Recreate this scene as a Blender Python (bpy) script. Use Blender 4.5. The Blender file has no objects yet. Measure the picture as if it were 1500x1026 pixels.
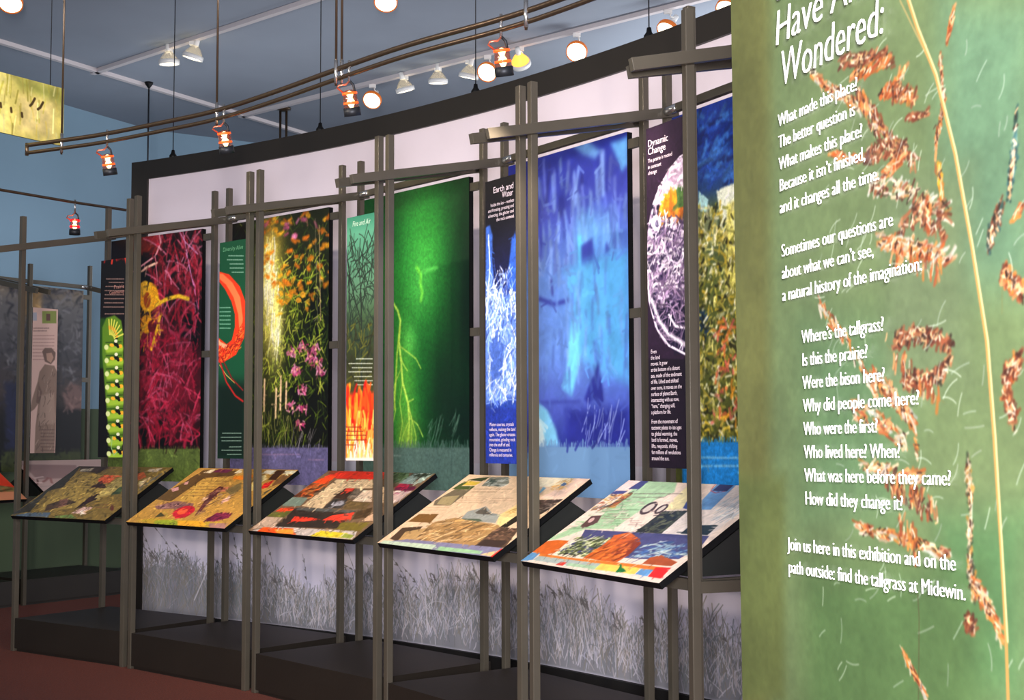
import bpy, bmesh, math, random
import numpy as np
from mathutils import Vector, Matrix

scene = bpy.context.scene
col = scene.collection
# ------------------------------------------------------------------ camera
cam_d = bpy.data.cameras.new('camera')
cam = bpy.data.objects.new('camera', cam_d)
col.objects.link(cam)
cam_d.sensor_fit = 'HORIZONTAL'
cam_d.sensor_width = 36.0
cam_d.lens = 1957.06 / 1500 * 36
cam_d.clip_start = 0.05
cam.location = (0, 0, 1.4)
PITCH, ROLL = 0.066760, -0.003226
cam.rotation_euler = (Matrix.Rotation(math.pi / 2 + PITCH, 3, 'X') @ Matrix.Rotation(ROLL, 3, 'Z')).to_euler()
scene.camera = cam
# ------------------------------------------------------------------ world, lights, exposure
w = bpy.data.worlds.new('world')
scene.world = w
w.use_nodes = True
w.node_tree.nodes['Background'].inputs[0].default_value = (0.35, 0.45, 0.6, 1)
w.node_tree.nodes['Background'].inputs[1].default_value = 0.05
scene.view_settings.view_transform = 'Standard'
scene.view_settings.look = 'None'
scene.view_settings.gamma = 1.0
scene.view_settings.use_curve_mapping = False
scene.view_settings.exposure = 0.0


def area(name, loc, rot, sx, sy, power, color):
    d = bpy.data.lights.new(name, 'AREA')
    d.shape = 'RECTANGLE'
    d.size, d.size_y = sx, sy
    d.energy = power
    d.color = color
    o = bpy.data.objects.new(name, d)
    o.location = loc
    o.rotation_euler = rot
    col.objects.link(o)
    return o


def spot(name, loc, target, power, color, angle=50, blend=0.8, radius=0.05):
    d = bpy.data.lights.new(name, 'SPOT')
    d.energy = power
    d.color = color
    d.spot_size = math.radians(angle)
    d.spot_blend = blend
    d.shadow_soft_size = radius
    o = bpy.data.objects.new(name, d)
    o.location = loc
    o.rotation_euler = (Vector(target) - Vector(loc)).to_track_quat('-Z', 'Y').to_euler()
    col.objects.link(o)
    return o


WARM = (1.0, 0.86, 0.72)
# fill light added behind the camera to brighten all in view
area('camera_fill', (-0.06, -1.2, 1.9), (math.radians(88), 0, math.radians(2)), 0.8, 1.6, 980, (0.94, 0.93, 1.0))
# unseen lights added behind the curved wall to brighten the ceiling and blue wall
area('back_fill', (6.6, 17.0, 3.2), (math.radians(95), 0, math.radians(96)), 7, 3.0, 330, (0.88, 0.92, 1.0))
area('ceiling_fill', (3.6, 11.8, 3.4), (math.radians(180), 0, math.radians(-40)), 5, 0.6, 200, (0.90, 0.94, 1.0))
area('ceiling_fill', (-2.2, 12.6, 3.0), (math.radians(180), 0, math.radians(-40)), 3.5, 0.5, 28, (0.90, 0.94, 1.0))
spot('wall_fill', (-2.6, 14.4, 3.5), (-6.6, 12.4, 4.1), 62, (0.86, 0.92, 1.0), 130, 1.0, 0.3)
# unseen spots without fixtures, added over the aisle to light the curved wall
for b, pw in ((58, 42), (51.5, 68), (45, 95), (38.5, 120), (31.5, 130)):
    a = math.radians(b)
    r = 10.365 - 3.4
    x, y = -8.738 + r * math.cos(a), 0.185 + r * math.sin(a)
    xt, yt = -8.738 + 11.4 * math.cos(a), 0.185 + 11.4 * math.sin(a)
    spot('aisle_fill', (x, y, 3.7), (xt, yt, 1.9), pw * 1.5, WARM, 80, 0.9, 0.08)
# the monorail spotlights, each shining down on a reading rail
for (x, y), (xt, yt), pw in (((-2.24, 7.31), (-2.9, 8.85), 40), ((-1.475, 6.76), (-1.85, 8.1), 55), ((-0.735, 5.97), (-0.95, 7.2), 62), ((-0.04, 5.31), (-0.2, 6.35), 62), ((0.42, 4.78), (0.4, 5.3), 50)):
    spot('monorail_beam', (x, y, 2.82), (xt, yt, 1.05), pw, WARM, 62, 0.9, 0.03)
spot('panel_fill', (-1.2, 0.6, 2.6), (0.55, 2.1, 1.5), 5, (1.0, 0.96, 0.88), 80, 0.9, 0.1)  # unseen fill added to brighten the green panel
# lamps over the far arm and on the hanging sign
spot('far_flood', (-3.0, 9.6, 3.6), (-4.5, 12.4, 1.9), 25, WARM, 80, 0.9, 0.08)
spot('sign_spot', (-2.2, 6.2, 3.4), (-3.3, 7.9, 3.45), 75, (1.0, 0.9, 0.6), 40, 0.6, 0.05)
# a narrow beam that burns out part of the garden picture
spot('picture_beam', (-1.35, 7.0, 4.3), (-1.66, 8.61, 2.30), 95, (1.0, 0.9, 0.66), 15, 1.0, 0.04)


# ------------------------------------------------------------------ helpers
def lin(c):
    return tuple(((x / 255) / 12.92) if x / 255 <= 0.04045 else ((x / 255 + 0.055) / 1.055) ** 2.4 for x in c)


def material(name, rgb, rough=0.5, metal=0.0, bump=0.0, bscale=60.0, var=0.0, vscale=4.0, spec=0.5):
    m = bpy.data.materials.new(name)
    m.use_nodes = True
    nt = m.node_tree
    b = nt.nodes['Principled BSDF']
    c = lin(rgb)
    b.inputs['Base Color'].default_value = (*c, 1)
    b.inputs['Roughness'].default_value = rough
    b.inputs['Metallic'].default_value = metal
    b.inputs['Specular IOR Level'].default_value = spec
    tc = nt.nodes.new('ShaderNodeTexCoord')
    if var > 0:
        n = nt.nodes.new('ShaderNodeTexNoise')
        n.inputs['Scale'].default_value = vscale
        n.inputs['Detail'].default_value = 6
        nt.links.new(tc.outputs['Object'], n.inputs['Vector'])
        r = nt.nodes.new('ShaderNodeValToRGB')
        r.color_ramp.elements[0].position = 0.3
        r.color_ramp.elements[1].position = 0.7
        r.color_ramp.elements[0].color = (*[x * (1 - var) for x in c], 1)
        r.color_ramp.elements[1].color = (*[min(1, x * (1 + var)) for x in c], 1)
        nt.links.new(n.outputs['Fac'], r.inputs['Fac'])
        nt.links.new(r.outputs['Color'], b.inputs['Base Color'])
    if bump > 0:
        n2 = nt.nodes.new('ShaderNodeTexNoise')
        n2.inputs['Scale'].default_value = bscale
        n2.inputs['Detail'].default_value = 4
        nt.links.new(tc.outputs['Object'], n2.inputs['Vector'])
        bp = nt.nodes.new('ShaderNodeBump')
        bp.inputs['Strength'].default_value = bump
        bp.inputs['Distance'].default_value = 0.01
        nt.links.new(n2.outputs['Fac'], bp.inputs['Height'])
        nt.links.new(bp.outputs['Normal'], b.inputs['Normal'])
    return m


def emis(name, rgb, strength):
    m = bpy.data.materials.new(name)
    m.use_nodes = True
    b = m.node_tree.nodes['Principled BSDF']
    c = lin(rgb)
    b.inputs['Base Color'].default_value = (*c, 1)
    b.inputs['Emission Color'].default_value = (*c, 1)
    b.inputs['Emission Strength'].default_value = strength
    return m


def glass(name, rgb, alpha=0.35, rough=0.1):
    m = bpy.data.materials.new(name)
    m.use_nodes = True
    nt = m.node_tree
    b = nt.nodes['Principled BSDF']
    c = lin(rgb)
    b.inputs['Base Color'].default_value = (*c, 1)
    b.inputs['Roughness'].default_value = rough
    b.inputs['Alpha'].default_value = alpha
    b.inputs['Specular IOR Level'].default_value = 0.9
    return m


def obj(name, bm, mat=None, parent=None, loc=(0, 0, 0), rot=(0, 0, 0), smooth=False):
    me = bpy.data.meshes.new(name)
    bmesh.ops.recalc_face_normals(bm, faces=bm.faces[:])
    bm.to_mesh(me)
    bm.free()
    if smooth:
        for p in me.polygons:
            p.use_smooth = True
    o = bpy.data.objects.new(name, me)
    if mat:
        me.materials.append(mat)
    o.location = loc
    o.rotation_euler = rot
    col.objects.link(o)
    if parent:
        o.parent = parent
    return o


def thing(name, label, cat, loc=(0, 0, 0), rz=0.0, group=None):
    o = bpy.data.objects.new(name, None)
    o.empty_display_size = 0.1
    o.location = loc
    o.rotation_euler = (0, 0, rz)
    col.objects.link(o)
    tag(o, label, cat, group)
    return o


def tag(o, label, cat, group=None):
    o['label'] = label
    o['category'] = cat
    if group:
        o['group'] = group
    return o


def struct(o):
    o['kind'] = 'structure'
    return o


def box(bm, x0, x1, y0, y1, z0, z1):
    vs = [bm.verts.new((x, y, z)) for x in (x0, x1) for y in (y0, y1) for z in (z0, z1)]
    for f in ((0, 1, 3, 2), (4, 6, 7, 5), (0, 4, 5, 1), (2, 3, 7, 6), (0, 2, 6, 4), (1, 5, 7, 3)):
        bm.faces.new([vs[i] for i in f])


def boxo(name, dims, mat, parent=None, bev=0.0, **k):
    bm = bmesh.new()
    box(bm, *dims)
    if bev:
        bmesh.ops.bevel(bm, geom=bm.edges[:], offset=bev, segments=2, affect='EDGES', profile=0.6)
    return obj(name, bm, mat, parent, **k)


def beam(bm, p, q, sw, sh, up=Vector((0, 0, 1))):
    """a rectangular bar from p to q, sw wide across, sh tall"""
    p, q = Vector(p), Vector(q)
    d = (q - p).normalized()
    side = d.cross(up).normalized() * sw / 2
    u2 = side.cross(d).normalized() * sh / 2
    a = [bm.verts.new(p + s * side + t * u2) for s, t in ((-1, -1), (1, -1), (1, 1), (-1, 1))]
    b = [bm.verts.new(q + s * side + t * u2) for s, t in ((-1, -1), (1, -1), (1, 1), (-1, 1))]
    bm.faces.new(a[::-1])
    bm.faces.new(b)
    for i in range(4):
        j = (i + 1) % 4
        bm.faces.new((a[i], a[j], b[j], b[i]))


def beamo(name, p, q, sw, sh, mat, parent=None, bev=0.0, **k):
    bm = bmesh.new()
    beam(bm, p, q, sw, sh)
    if bev:
        bmesh.ops.bevel(bm, geom=bm.edges[:], offset=bev, segments=2, affect='EDGES', profile=0.6)
    return obj(name, bm, mat, parent, **k)


def tube(bm, pts, r, n=8, cap=True):
    pts = [Vector(p) for p in pts]
    rings = []
    for i, p in enumerate(pts):
        a = pts[max(0, i - 1)]
        b = pts[min(len(pts) - 1, i + 1)]
        d = (b - a).normalized()
        ref = Vector((0, 0, 1)) if abs(d.z) < 0.9 else Vector((1, 0, 0))
        s = d.cross(ref).normalized()
        t = s.cross(d).normalized()
        rr = r[i] if isinstance(r, (list, tuple)) else r
        rings.append([bm.verts.new(p + (s * math.cos(2 * math.pi * k / n) + t * math.sin(2 * math.pi * k / n)) * rr) for k in range(n)])
    for A, B in zip(rings, rings[1:]):
        for k in range(n):
            j = (k + 1) % n
            bm.faces.new((A[k], A[j], B[j], B[k]))
    if cap:
        bm.faces.new(rings[0][::-1])
        bm.faces.new(rings[-1])


def tubeo(name, pts, r, mat, parent=None, n=8, smooth=True, **k):
    bm = bmesh.new()
    tube(bm, pts, r, n)
    return obj(name, bm, mat, parent, smooth=smooth, **k)


def lathe(bm, prof, n=20, axis=Matrix.Identity(4)):
    """profile of (radius, height) swept about z, then moved by axis"""
    rings = [[bm.verts.new(axis @ Vector((r * math.cos(2 * math.pi * k / n), r * math.sin(2 * math.pi * k / n), h))) for k in range(n)] for r, h in prof]
    for A, B in zip(rings, rings[1:]):
        for k in range(n):
            j = (k + 1) % n
            bm.faces.new((A[k], A[j], B[j], B[k]))
    return rings


def font(name, body, size, parent, loc, mat, width=None, height=None, shear=0.0, weight=0.0, rot=(math.pi / 2, 0, 0), extrude=0.0, space=1.0, align='LEFT'):
    c = bpy.data.curves.new(name, 'FONT')
    c.body = body
    c.size = size
    c.shear = shear
    c.offset = weight
    c.extrude = extrude
    c.space_line = space
    c.align_x = align
    c.resolution_u = 3
    c.materials.append(mat)
    o = bpy.data.objects.new(name, c)
    o.parent = parent
    o.location = loc
    o.rotation_euler = rot
    col.objects.link(o)
    if width:
        FONT_FIT.append((o, width, height))
    return o


FONT_FIT = []

# ------------------------------------------------------------------ painted prints (flat graphics, computed here)
class Canvas:
    def __init__(s, w, h, size):
        s.W, s.H = w, h
        s.a = np.zeros((h, w, 3), np.float32)
        s.k = w / size[0]
        s.ky = h / size[1]

    def bb(s, xs, ys, pad):
        x0 = max(0, int(min(xs) - pad)); x1 = min(s.W, int(max(xs) + pad) + 2)
        y0 = max(0, int(min(ys) - pad)); y1 = min(s.H, int(max(ys) + pad) + 2)
        return (x0, x1, y0, y1) if x1 > x0 and y1 > y0 else None

    def mix(s, b, al, c):
        x0, x1, y0, y1 = b
        r = s.a[y0:y1, x0:x1]
        r += (np.array(c, np.float32) / 255 - r) * al[..., None]

    def segd(s, X, Y, p, q):
        dx, dy = q[0] - p[0], q[1] - p[1]
        L = dx * dx + dy * dy + 1e-9
        t = np.clip(((X - p[0]) * dx + (Y - p[1]) * dy) / L, 0, 1)
        return np.hypot(X - p[0] - t * dx, Y - p[1] - t * dy)

    def poly(s, c, soft, pts):
        P = [(x * s.W, y * s.H) for x, y in pts]
        sf = max(1.0, soft * s.k)
        b = s.bb([p[0] for p in P], [p[1] for p in P], sf)
        if not b:
            return
        Y, X = np.mgrid[b[2]:b[3], b[0]:b[1]].astype(np.float32) + 0.5
        ins = np.zeros(X.shape, bool)
        d = np.full(X.shape, 1e9, np.float32)
        for p, q in zip(P, P[1:] + P[:1]):
            d = np.minimum(d, s.segd(X, Y, p, q))
            if p[1] != q[1]:
                cr = ((p[1] > Y) != (q[1] > Y)) & (X < (q[0] - p[0]) * (Y - p[1]) / (q[1] - p[1]) + p[0])
                ins ^= cr
        al = np.clip(0.5 + np.where(ins, d, -d) / sf, 0, 1)
        s.mix(b, al * al * (3 - 2 * al), c)

    def line(s, c, wd, pts, soft=0.0, px=False, alpha=1.0):
        P = pts if px else [(x * s.W, y * s.H) for x, y in pts]
        r = max(0.45, (wd * s.k / 2) if not px else wd / 2)
        sf = max(1.0, soft * s.k)
        b = s.bb([p[0] for p in P], [p[1] for p in P], r + sf)
        if not b:
            return
        Y, X = np.mgrid[b[2]:b[3], b[0]:b[1]].astype(np.float32) + 0.5
        d = np.full(X.shape, 1e9, np.float32)
        for p, q in zip(P, P[1:]):
            d = np.minimum(d, s.segd(X, Y, p, q))
        s.mix(b, np.clip(0.5 + (r - d) / sf, 0, 1) * alpha, c)

    def noise(s, amp, scale, seed):
        rng = np.random.RandomState(seed)
        tot = np.zeros((s.H, s.W), np.float32)
        for o in range(4):
            sc = scale * s.k / 2 ** o
            gw, gh = int(s.W / sc) + 3, int(s.H / sc) + 3
            g = rng.rand(gh, gw).astype(np.float32) - 0.5
            y = np.arange(s.H) / sc; x = np.arange(s.W) / sc
            yi = y.astype(int); xi = x.astype(int)
            fy = (y - yi)[:, None]; fx = (x - xi)[None]
            fy = fy * fy * (3 - 2 * fy); fx = fx * fx * (3 - 2 * fx)
            a = g[yi][:, xi] * (1 - fx) + g[yi][:, xi + 1] * fx
            b = g[yi + 1][:, xi] * (1 - fx) + g[yi + 1][:, xi + 1] * fx
            tot += (a * (1 - fy) + b * fy) * 0.6 ** o
        s.a *= (1 + amp * 2 * tot)[..., None]
        np.clip(s.a, 0, 1, out=s.a)

    def scatter(s, cols, n, pts, ln, wd, ang, sp, curve, seed):
        rng = random.Random(seed)
        xs = [p[0] for p in pts]; ys = [p[1] for p in pts]
        k = 0
        while k < n:
            for _ in range(60):
                x, y = rng.uniform(min(xs), max(xs)), rng.uniform(min(ys), max(ys))
                ins = False
                for p, q in zip(pts, pts[1:] + pts[:1]):
                    if (p[1] > y) != (q[1] > y) and x < (q[0] - p[0]) * (y - p[1]) / (q[1] - p[1]) + p[0]:
                        ins = not ins
                if ins:
                    break
            k += 1
            L = ln * rng.uniform(0.5, 1.3) * s.k
            a = math.radians(ang + rng.uniform(-sp, sp))
            cv = curve * rng.uniform(-1, 1)
            X, Y = x * s.W, y * s.H
            P = []
            m = 4
            X -= math.cos(a) * L / 2; Y += math.sin(a) * L / 2
            for i in range(m + 1):
                P.append((X, Y))
                X += math.cos(a) * L / m; Y -= math.sin(a) * L / m
                a += cv * 2 / m
            c = rng.choice(cols)
            f = rng.uniform(0.8, 1.15)
            s.line([min(255, v * f) for v in c], wd * s.k * rng.uniform(0.6, 1.2), P, soft=wd * 0.7, px=True, alpha=0.85)

    def text(s, c, p, q, h, seed):
        rng = random.Random(seed * 7 + 1)
        x0, y0, x1, y1 = p[0] * s.W, p[1] * s.H, q[0] * s.W, q[1] * s.H
        hh = h * s.k
        x = x0
        while x < x1 - hh * .4:
            L = hh * rng.uniform(1.0, 3.6)
            e = min(x1, x + L)
            f = lambda xx: y0 + (y1 - y0) * (xx - x0) / (x1 - x0 + 1e-6)
            s.line(c, hh * 0.75, [(x, f(x)), (e, f(e))], px=True, alpha=0.62)
            xx = x
            while xx < e:
                s.line(c, max(.7, hh * 0.3), [(xx, f(xx) - hh * rng.uniform(.3, .75)), (xx, f(xx) + hh * .4)], px=True, alpha=0.8)
                xx += hh * rng.uniform(.45, .8)
            x = e + hh * 0.7

    def grass(s, y, n, h, seed):
        rng = random.Random(seed)
        yy = y * s.H
        for i in range(n):
            x = (i + rng.random()) / n * s.W
            row = min(s.H - 1, int(yy + 6))
            c = s.a[row, min(s.W - 1, int(x))] * 255
            L = h * s.k * rng.uniform(0.2, 1.2)
            s.line(c, rng.uniform(1, 2), [(x, yy + 2), (x + rng.uniform(-.4, .4) * L, yy - L)], px=True, alpha=.9)

    def jitter(s, n, ln, wd, amp, seed):
        rng = random.Random(seed)
        for _ in range(n):
            X, Y = rng.random() * s.W, rng.random() * s.H
            c = s.a[min(s.H - 1, int(Y)), min(s.W - 1, int(X))] * 255
            f = 1 + rng.uniform(-amp, amp)
            a = rng.uniform(0, math.pi)
            L = ln * s.k * rng.uniform(.4, 1.3)
            s.line([min(255, v * f) for v in c], wd * s.k * rng.uniform(.6, 1.3), [(X, Y), (X + math.cos(a) * L, Y + math.sin(a) * L)], px=True, alpha=.7)

    def radial(s, c, x, y, rx, ry, al):
        Y, X = np.mgrid[0:s.H, 0:s.W].astype(np.float32)
        g = np.exp(-(((X / s.W - x) / rx) ** 2 + ((Y / s.H - y) / ry) ** 2)) * al
        s.mix((0, s.W, 0, s.H), g, c)

    def blur(s, n):
        for _ in range(n):
            s.a[:, 1:-1] = (s.a[:, :-2] + 2 * s.a[:, 1:-1] + s.a[:, 2:]) / 4
            s.a[1:-1] = (s.a[:-2] + 2 * s.a[1:-1] + s.a[2:]) / 4

    def run(s, ops):
        for o in ops:
            k = o[0]
            if k == 'F':
                s.a[:] = np.array(o[1], np.float32) / 255
            elif k == 'V':
                t = (np.arange(s.H) + .5) / s.H
                st = o[1]
                for ch in range(3):
                    s.a[:, :, ch] = np.interp(t, [a for a, _ in st], [b[ch] / 255 for _, b in st])[:, None]
            elif k == 'P':
                s.poly(o[1], o[2], o[3])
            elif k == 'L':
                s.line(o[1], o[2], o[3], o[4])
            elif k == 'N':
                s.noise(*o[1:])
            elif k == 'S':
                s.scatter(*o[1:])
            elif k == 'T':
                s.text(*o[1:])
            elif k == 'J':
                s.jitter(*o[1:])
            elif k == 'R':
                s.radial(*o[1:])
            elif k == 'B':
                s.blur(o[1])
            elif k == 'G':
                s.grass(o[2], o[3], o[4], o[5])
        return s

    def material(s, name, rough=0.4, spec=0.4, gain=1.0):
        s.a *= gain
        img = bpy.data.images.new(name + '_print', s.W, s.H)
        px = np.ones((s.H, s.W, 4), np.float32)
        px[..., :3] = np.clip(s.a[::-1], 0, 1)
        img.pixels.foreach_set(px.ravel())
        img.update()
        img.pack()
        m = bpy.data.materials.new(name)
        m.use_nodes = True
        nt = m.node_tree
        t = nt.nodes.new('ShaderNodeTexImage')
        t.image = img
        t.extension = 'EXTEND'
        b = nt.nodes['Principled BSDF']
        b.inputs['Roughness'].default_value = rough
        b.inputs['Specular IOR Level'].default_value = spec
        nt.links.new(t.outputs['Color'], b.inputs['Base Color'])
        return m


def paint(key, gain=1.0):
    d = ART[key]
    return Canvas(d['res'][0], d['res'][1], d['size']).run(d['ops']).material(key, gain=gain)


def print_quad(name, corners, mat, parent, cols=1):
    """corners: top-left, top-right, bottom-right, bottom-left"""
    bm = bmesh.new()
    vs = [bm.verts.new(c) for c in corners]
    f = bm.faces.new([vs[3], vs[2], vs[1], vs[0]])
    uv = bm.loops.layers.uv.new('uv')
    for lp, c in zip(f.loops, ((0, 0), (1, 0), (1, 1), (0, 1))):
        lp[uv].uv = c
    me = bpy.data.meshes.new(name)
    bm.to_mesh(me)
    bm.free()
    me.materials.append(mat)
    o = bpy.data.objects.new(name, me)
    o.parent = parent
    col.objects.link(o)
    return o


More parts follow.
